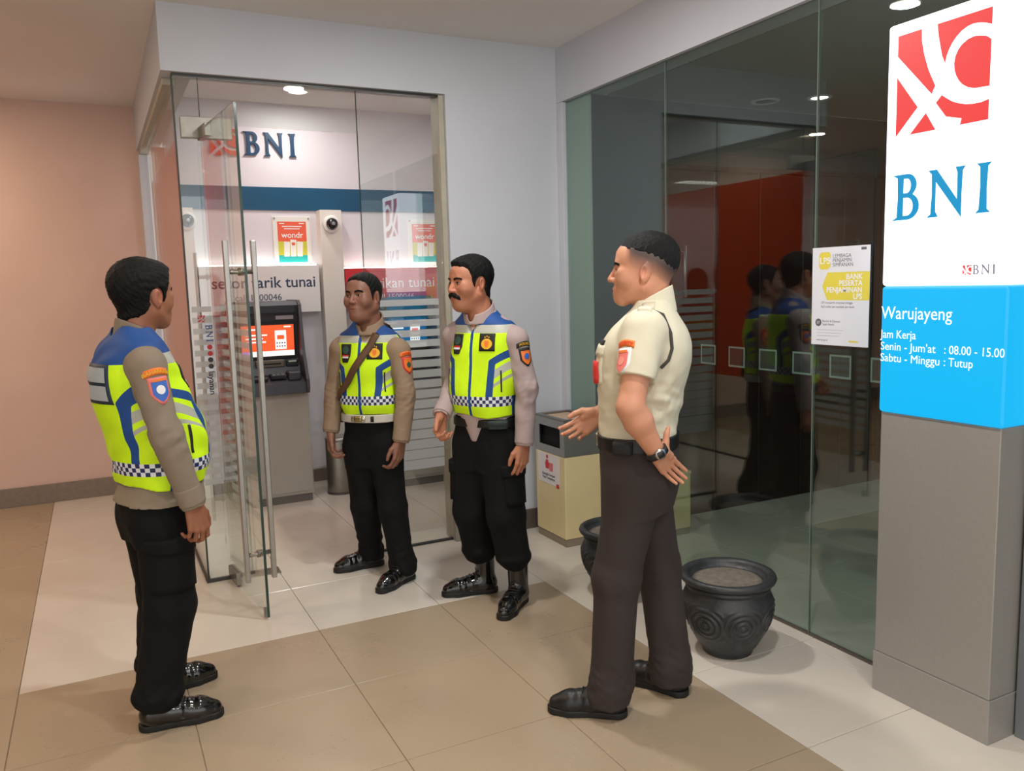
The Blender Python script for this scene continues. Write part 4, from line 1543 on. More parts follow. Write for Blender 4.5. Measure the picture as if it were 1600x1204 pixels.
def face_parts(root, o, R, style, V, F, hs):
    dc = Decal(V / hs, F)
    E = Matrix(R.tolist()).to_euler()
    made = []
    fwd = np.array([1, 0, 0.0])
    for s in (-1, 1):
        d = unit((1, s * 0.28, 0))
        c = (0.09, s * 0.0315, 0.003)
        eh = style.get('eye', 0.0085)
        eye = dc.patch('eye', c, d, (0, 0, 1), 0.029, eh, M_EYEW, root, 0.0006, prof=lambda t: 1 - 0.75 * abs(2 * t - 1) ** 2.2, nu=9, nv=7, skirt=False)
        ir = dc.patch('iris', (0.09, s * 0.0315 - 0.001, 0.003), d, (0, 0, 1), 0.0115, eh * 0.98, M_IRIS, eye, 0.0011, prof=lambda t: math.sqrt(max(0.02, 1 - (2 * t - 1) ** 2 * 0.7)), nu=5, nv=7, skirt=False)
        ld = dc.patch('lash_line', (0.09, s * 0.0315, 0.003 + eh * 0.52), d, (0, 0, 1), 0.030, 0.0028, M_HAIR, eye, 0.0013, bend=lambda q: -0.0035 * q * q, nu=9, nv=3, skirt=False)
        br = dc.patch('eyebrow', (0.09, s * 0.033, 0.0245), unit((1, s * 0.3, 0.1)), (0, 0, 1), 0.042, 0.0085, M_HAIR, root, 0.0022, prof=lambda t: 1, bend=lambda q: -0.0045 * q * q, nu=11, nv=4)
        made += [eye, ir, ld, br]
    for m in made:
        if m.parent == root:
            m.location = o
            m.rotation_euler = E
            m.scale = (hs, hs, hs)
    if style.get('mustache'):
        v = Vol((0.06, -0.05, -0.085), (0.135, 0.05, -0.02), 0.0022)
        for s in (-1, 1):
            v.chain([((0.1045, s * 0.004, -0.0480), 0.0100), ((0.102, s * 0.016, -0.0525), 0.0108), ((0.092, s * 0.029, -0.0620), 0.0088), ((0.085, s * 0.034, -0.071), 0.0055)], 0.004)
        v.folds(0.0012, 320, 4)
        a, b = v.mesh(1)
        m = mesh_obj('mustache', a, b, M_HAIR, root, True, o, E)
        m.scale = (hs, hs, hs)


def build_person(P):
    base, phi = P['base'], math.radians(P['phi'])
    root = thing('person', P['label'], 'person', (base[0], base[1], 0), phi, P.get('group'))
    cph, sph = math.cos(phi), math.sin(phi)

    def local(w):
        dx, dy = w[0] - base[0], w[1] - base[1]
        return np.array([dx * cph + dy * sph, -dx * sph + dy * cph])

    feet = {}
    for q in 'LR':
        he, to = local(P['heel' + q]), local(P['toe' + q])
        dv = unit(np.append(to - he, 0))[:2]
        an = he + dv * 0.082
        feet[q] = (an, math.atan2(dv[1], dv[0]))
        P['an' + q] = np.array([an[0] - 0.018 * dv[0], an[1] - 0.018 * dv[1], 0.085])
    for k in list(P):
        if k[:2] in ('sh', 'el', 'wr', 'kn') and len(k) == 3 or k in ('neck', 'hip', 'head'):
            P[k] = np.asarray(P[k], float)

    # ---- body
    R = rotz(math.radians(P['yaw'])) @ roty(-math.radians(P.get('pitch', 0))) @ rotx(math.radians(P.get('roll', 0)))
    hs = P.get('hs', 1.0)
    st = P['style']
    hV, hF, rV, rF = build_head(P['head'], R, P['neck'] + np.array([0, 0, -0.03]), st, hs)
    full = P['kind'] == 'guard'
    parts = [(hV @ R.T + P['head'], hF), core_patch(P)]
    for q in 'LR':
        parts.append(arm_patch(P['sh' + q], P['el' + q], P['wr' + q], P['hand' + q], full))
    V, F = join_vf(parts)
    body = mesh_obj('body', V, F, M_SKIN, root, True)
    tone = np.array(lin(P['skin']))
    C = np.tile(tone, (len(V), 1))
    h = hV / hs
    n = len(h)
    lip = np.clip(1.2 - ((h[:, 1] / 0.024) ** 2 + ((h[:, 2] + 0.0685) / 0.0115) ** 2), 0, 1) * (h[:, 0] > 0.08)
    if st.get('mustache'):
        lip *= 0.5
    lipc = tone * np.array([0.86, 0.62, 0.60])
    C[:n] = C[:n] * (1 - lip[:, None] * 0.8) + lipc * lip[:, None] * 0.8
    warm = np.exp(-(((h[:, 1]) / 0.02) ** 2 + ((h[:, 2] + 0.02) / 0.03) ** 2)) * (h[:, 0] > 0.09) + 0.8 * np.exp(-((np.abs(h[:, 1]) - 0.084) / 0.012) ** 2) * (np.abs(h[:, 0] + 0.01) < 0.03)
    C[:n] *= 1 + warm[:, None] * np.array([0.10, -0.04, -0.04])
    if 'fade' in st:
        fx, fz = np.array(sorted(st['fade'])).T
        zl = np.interp(h[:, 0], fx, fz)
        f = np.clip((h[:, 2] - zl + 0.020) / 0.055, 0, 1) ** 0.7 * 0.93 * np.clip((0.062 - h[:, 0]) / 0.02, 0, 1)
        C[:n] = C[:n] * (1 - f[:, None]) + np.array(lin((46, 42, 44))) * f[:, None]
    if st.get('stubble'):
        f = st['stubble'] * np.exp(-((h[:, 2] + 0.085) / 0.035) ** 2) * (h[:, 0] > 0.03)
        C[:n] *= 1 - f[:, None]
    at = body.data.attributes.new('skin_tone', 'FLOAT_COLOR', 'POINT')
    at.data.foreach_set('color', np.concatenate([C, np.ones((len(V), 1))], 1).astype(np.float32).ravel())
    hair = mesh_obj('hair', rV @ R.T + P['head'], rF, M_HAIR, root, True)
    face_parts(root, P['head'], R, st, hV, hF, hs)

    # ---- trousers
    keys = P['hips']
    lo, hi = bounds([P['knL'], P['knR'], P['anL'], P['anR'], P['hip'], (P['hip'][0], P['hip'][1], keys[-1][0])], 0.2)
    lo[2] = 0.0
    hi[2] = keys[-1][0] + 0.03
    v = Vol(lo, hi, 0.005)
    v.loft(keys, 0.0, e=2.3)
    for q in 'LR':
        s = 1 if q == 'L' else -1
        hj = np.array([P['hip'][0] + P.get('hipx', 0.0), P['hip'][1] + s * 0.076, keys[0][0] + P.get('hj', 0.10)])
        a = P['an' + q]
        kn = P['kn' + q]
        tr = P['leg']
        v.cone(hj, kn, tr[0], tr[1], 0.035)
        if P['bloused']:
            b = a + (kn - a) * P['bloused']
            v.cone(kn, b, tr[1], tr[2], 0.03)
            v.ell(b + np.array([0, 0, -0.005]), (tr[2] + 0.006, tr[2] + 0.004, 0.035), 0.02)
        else:
            e = a + np.array([-0.004, 0, -0.045])
            v.cone(kn, e + (kn - e) * 0.16, tr[1], tr[2], 0.03)
            v.cone(e + (kn - e) * 0.16, e + np.array([0.006, 0, 0.0]), tr[2], tr[2] + 0.002, 0.03)
            v.ell(e + np.array([0.03, 0, 0.035]), (0.05, tr[2] * 0.85, 0.03), 0.03)
    if not P['bloused']:
        v.half((0, 0, 0.045), (0, 0, -1))
    v.folds(0.006, 26, P['seed'], 0.5, mask=lambda X, Y, Z: 0.45 + 0.8 * np.exp(-((Z - 0.14) / 0.09) ** 2) + 0.5 * np.exp(-((Z - P['knL'][2]) / 0.08) ** 2))
    v.folds(0.004, 60, P['seed'] + 5, 1.4, mask=lambda X, Y, Z: np.exp(-((Z - 0.15) / 0.08) ** 2) + 0.3 * np.exp(-((Z - P['knL'][2]) / 0.07) ** 2))
    tV, tF = v.mesh(1)
    trs = mesh_obj('trousers', tV, tF, M_TR_BROWN if full else M_TR_BLACK, root, True)
    for q in 'LR':
        shoe(root, feet[q][0], feet[q][1], P['boots'], M_SHOE_M if full else M_SHOE)
    if P.get('cargo'):
        dt = Decal(tV, tF)
        for q in 'LR':
            s = 1 if q == 'L' else -1
            c = P['kn' + q] * 0.45 + (P['hip'] + np.array([0, s * 0.085, 0])) * 0.55 + np.array([0, s * 0.05, P['cargo']])
            pk = dt.patch('cargo_pocket', c, (0.25, s, 0), (0, 0, 1), 0.155, 0.17, M_TR_BLACK, trs, 0.014, nu=10, nv=10)
            dt.patch('pocket_flap', c + np.array([0, 0, 0.075]), (0.25, s, 0), (0, 0, 1), 0.165, 0.055, M_TR_BLACK, trs, 0.020, nu=10, nv=5)
    # ---- shirt
    keys = P['torso']
    inset = 0.0 if full else -0.013
    pts = [P['shL'], P['shR'], P['elL'], P['elR'], P['neck'] + np.array([0, 0, 0.05]), (keys[0][1], 0, keys[0][0]), (keys[0][2], 0, keys[0][0])]
    if not full:
        pts += [P['wrL'], P['wrR']]
    lo, hi = bounds(pts, 0.14)
    lo[2] = min(lo[2] + 0.05, P['hem'] - 0.02) if full else min(P['hem'], P['wrL'][2], P['wrR'][2]) - 0.05
    v = Vol(lo, hi, 0.0045)
    v.loft([P.get('hemkey', (P['hem'], *keys[0][1:]))] + list(keys) if P['hem'] < keys[0][0] else keys, 0.0, inset, 2.3)
    for q in 'LR':
        sh, el, wr = P['sh' + q], P['el' + q], P['wr' + q]
        s = 1 if q == 'L' else -1
        v.ell(sh + np.array([0, -s * 0.012, 0.0 if full else -0.020]), (0.064 if full else 0.058, 0.056 if full else 0.052, 0.060 if full else 0.050), 0.035)
        if full:
            e = sh + (el - sh) * P['sleeve' + q]
            v.cone(sh, e, 0.068, 0.064, 0.03)
        else:
            v.cone(sh + np.array([0, 0, -0.030]), el, 0.057, 0.051, 0.03)
            v.cone(el, wr, 0.053, 0.042, 0.02)
    for q in 'LR':
        sh, el, wr = P['sh' + q], P['el' + q], P['wr' + q]
        if full:
            d = unit(el - sh)
            e = sh + (el - sh) * P['sleeve' + q]
            lo_, hi_ = bounds([e, e + d * 0.08], 0.085)
            s_, (X, Y, Z) = v.sl(lo_, hi_, 0)
            pl = (X - e[0]) * d[0] + (Y - e[1]) * d[1] + (Z - e[2]) * d[2]
            rr = np.sqrt(np.maximum((X - e[0]) ** 2 + (Y - e[1]) ** 2 + (Z - e[2]) ** 2 - pl ** 2, 0))
            v.F[s_] = np.where((rr < 0.08), np.maximum(v.F[s_], pl), v.F[s_]) if q == 'L' else v.F[s_]
        else:
            d = unit(wr - el)
            v.cone(wr + d * 0.056, wr + d * 0.2, 0.055, 0.055, 0, cut=True)
    am = P.get('fold', 0.005)
    v.folds(am, 30, P['seed'] + 2, 1.2, mask=lambda X, Y, Z: 0.35 + 0.9 * np.exp(-((Z - P['elL'][2]) / 0.10) ** 2))
    v.folds(am * 0.7, 75, P['seed'] + 9, 1.1, mask=lambda X, Y, Z: np.exp(-((Z - P['elL'][2]) / 0.09) ** 2) + 0.5 * np.exp(-((Z - P['hem'] - 0.03) / 0.05) ** 2))
    if full:
        v.folds(0.009, 34, 77, 1.3, mask=lambda X, Y, Z: np.exp(-((Z - 1.09) / 0.06) ** 2) * np.clip(0.5 - X * 6, 0, 1))
    sV, sF = v.mesh(1)
    Ms = P['shirt']
    shirt = mesh_obj('shirt', sV, sF, Ms, root, True)
    # collar
    nk = P['neck']
    v = Vol(nk - np.array([0.13, 0.13, 0.07]), nk + np.array([0.14, 0.13, 0.12]), 0.0034)
    up = unit(P['head'] + R @ np.array([-0.03, 0, -0.05]) - nk)
    cr = P.get('collar', 0.070)
    v.cone(nk - up * 0.05, nk + up * 0.07, cr + 0.012, cr, 0)
    v.cone(nk - up * 0.12, nk + up * 0.12, cr + 0.009, cr - 0.009, 0, cut=True)
    v.half(nk + np.array([0, 0, P.get('collz', 0.032)]), (0.55, 0, 1))
    v.half(nk + np.array([0, 0, -0.035]), (-0.25, 0, -1))
    v.ell(nk + np.array([0.085, 0, 0.01]), (0.05, 0.022, 0.05), 0.004, cut=True)
    cV, cF = v.mesh(1)
    mesh_obj('collar', cV, cF, Ms, shirt, True)
    if not full:
        for q in 'LR':
            el, wr = P['el' + q], P['wr' + q]
            d = unit(wr - el)
            lo, hi = bounds([wr - d * 0.06, wr + d * 0.01], 0.07)
            v = Vol(lo, hi, 0.0035)
            v.cone(wr - d * 0.055, wr - d * 0.0, 0.0455, 0.0455, 0)
            v.half(wr - d * 0.06, -d)
            v.half(wr + d * 0.004, d)
            v.cone(wr - d * 0.005, wr + d * 0.1, 0.037, 0.037, 0, cut=True)
            a, b = v.mesh(1)
            mesh_obj('cuff', a, b, Ms, shirt, True)
    return root, body, shirt, (sV, sF), trs, (tV, tF), R


def belt(P, root, z0, z1, m, off=0.007):
    keys = P['hips'] if z1 <= P['hips'][-1][0] + 0.001 else P['torso']
    v = Vol((-0.25, -0.3, z0 - 0.02), (0.3, 0.3, z1 + 0.02), 0.0036)
    v.loft(keys, 0, off, 2.3, (z0, z1))
    a, b = v.mesh(1)
    return mesh_obj('belt', a, b, m, root, True), Decal(a, b)


def vest(P, root):
    keys = P['torso']
    K = np.array([q if len(q) > 4 else (*q, 0.0) for q in keys])
    v = Vol((K[:, 1].min() - 0.05, K[:, 4].min() - 0.26, keys[0][0] - 0.03), (K[:, 2].max() + 0.05, K[:, 4].max() + 0.26, keys[-1][0] + 0.03), 0.0042)
    v.loft(keys, 0, 0, 2.35)
    nk = P['neck']
    for q in 'LR':
        s = 1 if q == 'L' else -1
        sh = P['sh' + q]
        yy = P['cy'] + s * 0.246
        v.cone((sh[0], yy, sh[2] - 0.062), (sh[0], yy + s * 0.12, sh[2] - 0.062), 0.086, 0.086, 0.012, cut=True, flat=((0, 0, 1), 0.86))
    v.cone(nk + np.array([0, 0, -0.01]), nk + np.array([0, 0, 0.2]), 0.074, 0.080, 0.006, cut=True)
    v.ell(nk + np.array([0.085, 0, -0.02]), (0.05, 0.030, 0.065), 0.01, cut=True)
    v.folds(0.008, 24, P['seed'] + 1, 0.9)
    V, Q = v.mesh(2)
    dec = Decal(V, Q)
    T = quads_to_tris(Q)
    z0 = keys[0][0]
    nz = nk[2]

    def S(V):
        x, y, z = V[:, 0], V[:, 1] - P['cy'], V[:, 2]
        cx = np.interp(z, K[:, 0], (K[:, 1] + K[:, 2]) / 2)
        return x - cx, y, z, cx

    def seg(a, z, pl):
        d = np.full(len(a), 9.0)
        for (p, q) in zip(pl[:-1], pl[1:]):
            p, q = np.array(p), np.array(q)
            ab = q - p
            t = np.clip(((a - p[0]) * ab[0] + (z - p[1]) * ab[1]) / (ab @ ab), 0, 1)
            d = np.minimum(d, np.hypot(a - p[0] - t * ab[0], z - p[1] - t * ab[1]))
        return d

    root_v = None
    out = []

    def take(fn, name, m):
        nonlocal V, T
        V, a, T = split_tris(V, T, fn(V))
        if len(a):
            out.append((name, a, m))

    b0, b1 = z0 + 0.047, z0 + 0.047 + P.get('band', 0.046)
    W = K[:, 3].max()

    def f_zip(V):
        x, y, z, cx = S(V)
        return np.maximum(np.abs(y - P.get('zipy', 0)) - 0.0075, -x)

    def f_yoke(V):
        x, y, z, cx = S(V)
        lim = np.where(x > 0.0, nz - 0.055, nz - 0.075 - 0.01 * np.clip(-x / 0.05, 0, 1))
        return lim - z

    def f_grey(V):
        x, y, z, cx = S(V)
        return np.maximum((nz - 0.092) - z, -x + 0.01)

    def f_side(V):
        x, y, z, cx = S(V)
        return np.maximum(np.abs(x + 0.005) - 0.026, np.maximum(z - b1, 0.10 - np.abs(y)))

    def f_band(V):
        return np.maximum(b0 - V[:, 2], V[:, 2] - b1)

    L = b1 + (nz - b1)

    def f_strip(V):
        x, y, z, cx = S(V)
        a = np.abs(y)
        fr = seg(a, z, [(W + 0.02, nz - 0.17), (W * 0.62, nz - 0.225), (W * 0.55, b1 - 0.01)]) - 0.0155
        bk = seg(a, z, [(W + 0.02, nz - 0.13), (W * 0.72, nz - 0.22), (W * 0.62, b1 - 0.01)]) - 0.0155
        return np.maximum(np.where(x > 0, fr, bk), b1 - z)

    def f_refl(V):
        x, y, z, cx = S(V)
        a = np.abs(y)
        l1 = z - (nz - 0.265 + 0.75 * (a - W * 0.8))
        d = np.minimum(np.abs(l1) - 0.020, np.abs(l1 + 0.05) - 0.008)
        return np.maximum(np.maximum(d, W * 0.63 - a), np.where(np.abs(x) < 0.012, 1e-3, -1) if False else -1.0)

    def f_bind(V):
        x, y, z, cx = S(V)
        d = np.full(len(V), 9.0)
        for q in 'LR':
            s = 1 if q == 'L' else -1
            sh = P['sh' + q]
            e = np.hypot(V[:, 0] - sh[0], (z - sh[2] + 0.062) * 0.86)
            d = np.minimum(d, np.where(s * y > 0.09, np.hypot(e, np.minimum(s * y - 0.246, 0)) - 0.098, 9.0))
        return d

    take(f_bind, 'armhole_binding', VBLUE)
    take(f_yoke, 'shoulder_yoke', VBLUE)
    take(f_zip, 'zip_placket', VBLUE)
    take(f_grey, 'reflective_yoke', VGREY)
    take(f_side, 'side_gusset', VBLUE)
    take(f_band, 'checker_band', M_CHECK)
    take(f_strip, 'blue_strip', VBLUE)
    take(f_refl, 'reflective_patch', VGREY)
    a, b = compact(V, T)
    ve = mesh_obj('vest', a, b, LIME, root, True)
    pieces = []
    for name, t, m in out:
        if name in ('reflective_patch', 'blue_strip', 'side_gusset', 'armhole_binding', 'reflective_yoke'):
            c = V[t].mean(1)
            front = c[:, 0] > np.interp(c[:, 2], K[:, 0], (K[:, 1] + K[:, 2]) / 2)
            left = c[:, 1] > P['cy']
            if name in ('armhole_binding', 'side_gusset', 'reflective_yoke'):
                front[:] = True
            for a in (True, False):
                for b in (True, False):
                    w = (front == a) & (left == b)
                    if w.sum() > 8:
                        pieces.append((name, t[w], m))
        else:
            pieces.append((name, t, m))
    for name, t, m in pieces:
        a, b = compact(V, t)
        o = mesh_obj(name, a, b, m, ve, True)
        if name == 'checker_band':
            uv = o.data.uv_layers.new(name='band')
            x, y = a[:, 0], a[:, 1] - P['cy']
            cx = (K[1, 1] + K[1, 2]) / 2
            u = np.arctan2(y, x - cx) * 0.155 / 0.0155
            w = (a[:, 2] - b0) / ((b1 - b0) / 3)
            uv.data.foreach_set('uv', np.stack([u[b.ravel()], w[b.ravel()]], 1).astype(np.float32).ravel())
    # rims of the armholes and neck
    return ve, dec


def chest_badges(P, ve, dec):
    nz, cy = P['neck'][2], P['cy']
    d = unit((1, 0.1, 0.12))
    c = np.array([0.1, cy + 0.082, nz - 0.135])
    dec.patch('emblem_patch', c, d, (0, 0, 1), 0.078, 0.082, M_BADGE_K, ve, 0.003)
    dec.patch('emblem_wreath', c + np.array([0, 0, -0.008]), d, (0, 0, 1), 0.056, 0.048, M_GOLD, ve, 0.0046, prof=lambda t: math.sqrt(max(0.1, 1 - (2 * t - 1) ** 2)), skirt=False)
    dec.patch('emblem_shield', c + np.array([0, 0, -0.008]), d, (0, 0, 1), 0.022, 0.028, M_BADGE_O, ve, 0.0056, prof=lambda t: min(1, 0.3 + 1.6 * t), skirt=False)
    for k in (-0.010, 0, 0.010):
        dec.patch('emblem_star', c + np.array([0, k, 0.024 + (0.004 if k == 0 else 0)]), d, (0, 0, 1), 0.007, 0.008, M_GOLD, ve, 0.0046, prof=lambda t: 1 - t * 0.8, nu=3, nv=3, skirt=False)
    d = unit((1, -0.15, 0.12))
    c = np.array([0.1, cy - 0.080, nz - 0.145])
    dec.patch('unit_patch', c, d, (0, 0, 1), 0.066, 0.096, M_BADGE_K, ve, 0.003, prof=lambda t: min(1.0, 0.55 + 1.2 * t))
    dec.patch('unit_circle', c + np.array([0, 0, 0.018]), d, (0, 0, 1), 0.046, 0.042, M_BADGE_G, ve, 0.0046, prof=lambda t: math.sqrt(max(0.05, 1 - (2 * t - 1) ** 2)), skirt=False)
    dec.patch('unit_stripe', c + np.array([0, 0, -0.012]), d, (0, 0, 1), 0.048, 0.008, M_BADGE_R, ve, 0.0046, nu=5, nv=3, skirt=False)
    dec.patch('unit_stripe', c + np.array([0, 0, -0.021]), d, (0, 0, 1), 0.046, 0.009, M_BADGE_W, ve, 0.0046, nu=5, nv=3, skirt=False)
    # pocket zip at the side front
    for s in (1, -1):
        dec.patch('pocket_zip', np.array([0.08, cy + s * P['pz'], P['torso'][0][0] + 0.165]), unit((1, s * 0.75, 0)), (0, 0.0, 1), 0.007, 0.10, M_BADGE_K, ve, 0.003, nu=3, nv=9)


def sleeve_badge(P, q, shirt, SD, words, cols, ang=0.0, size=1.0):
    """curved name tab over a shield on the upper sleeve"""
    s = 1 if q == 'L' else -1
    sh, el = P['sh' + q], P['el' + q]
    up = unit(sh - el)
    d = unit((math.sin(ang), s * math.cos(ang), 0))
    c = sh + (el - sh) * P.get('bpos', 0.30)
    arc = lambda k: -0.010 * k * k * size
    SD.patch('name_tab', c + up * 0.040 * size, d, up, 0.080 * size, 0.023 * size, cols[0], shirt, 0.0025, bend=arc, nu=13, nv=4)
    V, F = text_mesh(words, 0.017 * size, align='CENTER', bold=0.0003)
    SD.shape('name_text', (V, F), c + up * 0.034 * size, d, up, cols[1], shirt, 0.0042, bend=lambda x: arc(x / (0.040 * size)))
    pr = lambda t: min(1.0, 0.12 + 1.9 * t ** 0.75) if t < 0.62 else 1.0
    SD.patch('shield_border', c - up * 0.026 * size, d, up, 0.066 * size, 0.090 * size, cols[2], shirt, 0.0025, prof=pr)
    SD.patch('shield_field', c - up * 0.028 * size, d, up, 0.052 * size, 0.066 * size, cols[3], shirt, 0.0042, prof=pr, skirt=False)
    SD.patch('shield_disc', c - up * 0.022 * size, d, up, 0.030 * size, 0.030 * size, cols[4], shirt, 0.0054, prof=lambda t: math.sqrt(max(0.05, 1 - (2 * t - 1) ** 2)), skirt=False)
    SD.patch('shield_bar', c + up * 0.010 * size, d, up, 0.046 * size, 0.008 * size, cols[0], shirt, 0.0054, nu=7, nv=3, skirt=False)

# ------------------------------------------------------------------ the four people
LINE = [(0.13, 0.090), (0.088, 0.083), (0.066, 0.070), (0.052, 0.045), (0.040, 0.010), (0.030, -0.016), (0.016, -0.020), (0.006, 0.0), (-0.030, -0.030), (-0.045, -0.058), (-0.09, -0.078), (-0.14, -0.082)]
SHIRT_O = mat('olive_grey_shirt', (134, 121, 105), 0.85, var=0.05, scale=12, bump=0.15, bscale=350)
SHIRT_T = mat('taupe_shirt', (146, 124, 102), 0.85, var=0.05, scale=12, bump=0.15, bscale=350)
SHIRT_M = mat('mauve_grey_shirt', (166, 148, 146), 0.85, var=0.05, scale=12, bump=0.15, bscale=350)
SHIRT_C = mat('cream_uniform_shirt', (214, 208, 184), 0.8, var=0.04, scale=12, bump=0.12, bscale=350)

# officer on the left, seen from his right side
P1 = dict(kind='officer', label='officer in lime vest left of the open glass door, seen from behind',
          base=(0.105, 3.17), phi=14, yaw=24, pitch=2, seed=11, group='police officers in lime vests', skin=(150, 98, 74), shirt=SHIRT_O,
          head=(0.050, -0.010, 1.522), neck=(0.020, -0.008, 1.385), hip=(0.035, 0.0, 0.748), hipx=0.0, cy=-0.005,
          shR=(-0.006, -0.186, 1.315), elR=(0.018, -0.232, 1.060), wrR=(0.090, -0.238, 0.815),
          shL=(0.020, 0.180, 1.310), elL=(0.030, 0.235, 1.055), wrL=(0.100, 0.235, 0.815),
          handR=((0.16, 0.02, -1), (-0.25, 1, 0), (1, 0.25, 0), dict(curl=(22, 38, 30))),
          handL=((0.16, 0.0, -1), (-0.1, -1, 0), (1, 0, 0), dict(curl=(22, 38, 30))),
          knR=(0.030, -0.100, 0.425), knL=(0.065, 0.095, 0.42),
          heelR=(0.024, 3.052), toeR=(0.305, 3.016), heelL=(0.045, 3.301), toeL=(0.33, 3.344),
          torso=[(0.862, -0.080, 0.215, 0.176), (0.93, -0.084, 0.228, 0.186), (1.02, -0.096, 0.222, 0.190), (1.12, -0.122, 0.198, 0.188), (1.21, -0.138, 0.168, 0.186),
                 (1.28, -0.134, 0.140, 0.188), (1.335, -0.112, 0.112, 0.182), (1.368, -0.090, 0.090, 0.160), (1.395, -0.066, 0.072, 0.115), (1.43, -0.05, 0.06, 0.08)],
          hips=[(0.66, -0.070, 0.13, 0.15), (0.74, -0.086, 0.145, 0.165), (0.80, -0.080, 0.155, 0.160), (0.85, -0.062, 0.16, 0.148)],
          hem=0.80, hj=0.055, hemkey=(0.80, -0.106, 0.212, 0.204), leg=(0.096, 0.086, 0.080), bloused=0.12, boots=False, cargo=-0.02, pz=0.15,
          style=dict(line=LINE, thick=(0.007, 0.016), quiff=0.006, rough=0.0006, taper=0.012, seed=5))
# officer in the middle with the shoulder strap
P2 = dict(kind='officer', label='officer in lime vest with brown shoulder strap and white belt',
          base=(1.30, 4.13), phi=226, yaw=-7, pitch=5, roll=2, seed=23, group='police officers in lime vests', skin=(134, 92, 74), shirt=SHIRT_T,
          head=(0.028, -0.047, 1.484), neck=(0.008, -0.030, 1.345), hip=(0.015, -0.045, 0.70), cy=-0.045,
          shL=(0.020, 0.136, 1.232), elL=(0.034, 0.172, 0.985), wrL=(0.075, 0.150, 0.752),
          shR=(0.016, -0.206, 1.240), elR=(0.010, -0.246, 0.995), wrR=(0.069, -0.256, 0.790),
          handL=((0.18, -0.12, -1), (-0.2, -1, 0), (1, -0.3, 0), dict(curl=(24, 40, 32))),
          handR=((0.20, 0.08, -1), (-0.1, 1, 0), (1, 0.2, 0), dict(curl=(30, 45, 35))),
          knR=(0.006, -0.110, 0.375), knL=(0.045, 0.072, 0.380),
          heelR=(1.332, 4.29), toeR=(1.086, 4.295), heelL=(1.401, 4.012), toeL=(1.222, 3.904),
          torso=[(0.888, -0.095, 0.120, 0.150, -0.045), (0.95, -0.100, 0.132, 0.156, -0.045), (1.04, -0.106, 0.130, 0.160, -0.045), (1.13, -0.112, 0.124, 0.164, -0.045),
                 (1.20, -0.112, 0.114, 0.166, -0.045), (1.26, -0.100, 0.100, 0.170, -0.045), (1.30, -0.080, 0.084, 0.150, -0.042), (1.332, -0.060, 0.068, 0.105, -0.036), (1.36, -0.05, 0.055, 0.078, -0.03)],
          hips=[(0.60, -0.080, 0.095, 0.135, -0.045), (0.70, -0.092, 0.100, 0.148, -0.045), (0.78, -0.090, 0.105, 0.148, -0.045), (0.872, -0.082, 0.112, 0.144, -0.045)],
          hem=0.872, leg=(0.090, 0.074, 0.064), bloused=None, boots=False, cargo=None, pz=0.118,
          style=dict(line=LINE, thick=(0.0035, 0.007), rough=0.0007, seed=6, fat=0.006, eye=0.0065))
# officer with the moustache
P3 = dict(kind='officer', label='officer with black moustache in lime vest and high boots beside the white wall',
          base=(1.67, 3.50), phi=212, yaw=-22, pitch=-1, seed=37, group='police officers in lime vests', skin=(176, 116, 88), shirt=SHIRT_M,
          head=(0.060, -0.075, 1.540), neck=(0.030, -0.050, 1.402), hip=(0.020, -0.04, 0.77), cy=-0.040,
          shL=(0.010, 0.138, 1.298), elL=(0.012, 0.186, 1.045), wrL=(0.042, 0.184, 0.800),
          shR=(0.030, -0.196, 1.315), elR=(-0.035, -0.238, 1.085), wrR=(0.155, -0.200, 0.925),
          handL=((0.14, -0.07, -1), (-0.25, -1, 0), (1, -0.3, 0), dict(curl=(16, 28, 24))),
          handR=((0.55, 0.20, -0.85), (-0.1, 1, 0.1), (0.85, -0.1, 0.5), dict(curl=(38, 55, 40))),
          knR=(0.022, -0.140, 0.425), knL=(0.048, 0.078, 0.440),
          heelR=(1.702, 3.594), toeR=(1.45, 3.666), heelL=(1.762, 3.43), toeL=(1.592, 3.286),
          torso=[(0.925, -0.100, 0.140, 0.160, -0.038), (0.99, -0.104, 0.150, 0.168, -0.038), (1.08, -0.110, 0.148, 0.170, -0.038), (1.18, -0.118, 0.138, 0.172, -0.04),
                 (1.26, -0.118, 0.126, 0.174, -0.042), (1.32, -0.104, 0.110, 0.176, -0.042), (1.36, -0.082, 0.094, 0.156, -0.045), (1.39, -0.060, 0.080, 0.110, -0.05), (1.42, -0.045, 0.07, 0.078, -0.05)],
          hips=[(0.66, -0.085, 0.110, 0.150, -0.04), (0.76, -0.096, 0.116, 0.162, -0.04), (0.84, -0.092, 0.120, 0.162, -0.04), (0.915, -0.086, 0.124, 0.156, -0.04)],
          hem=0.885, leg=(0.102, 0.088, 0.080), bloused=0.44, boots=True, cargo=-0.03, pz=0.128,
          style=dict(line=LINE, thick=(0.007, 0.013), quiff=0.004, rough=0.0005, seed=8, mustache=True, fat=0.005, temple=-0.02))
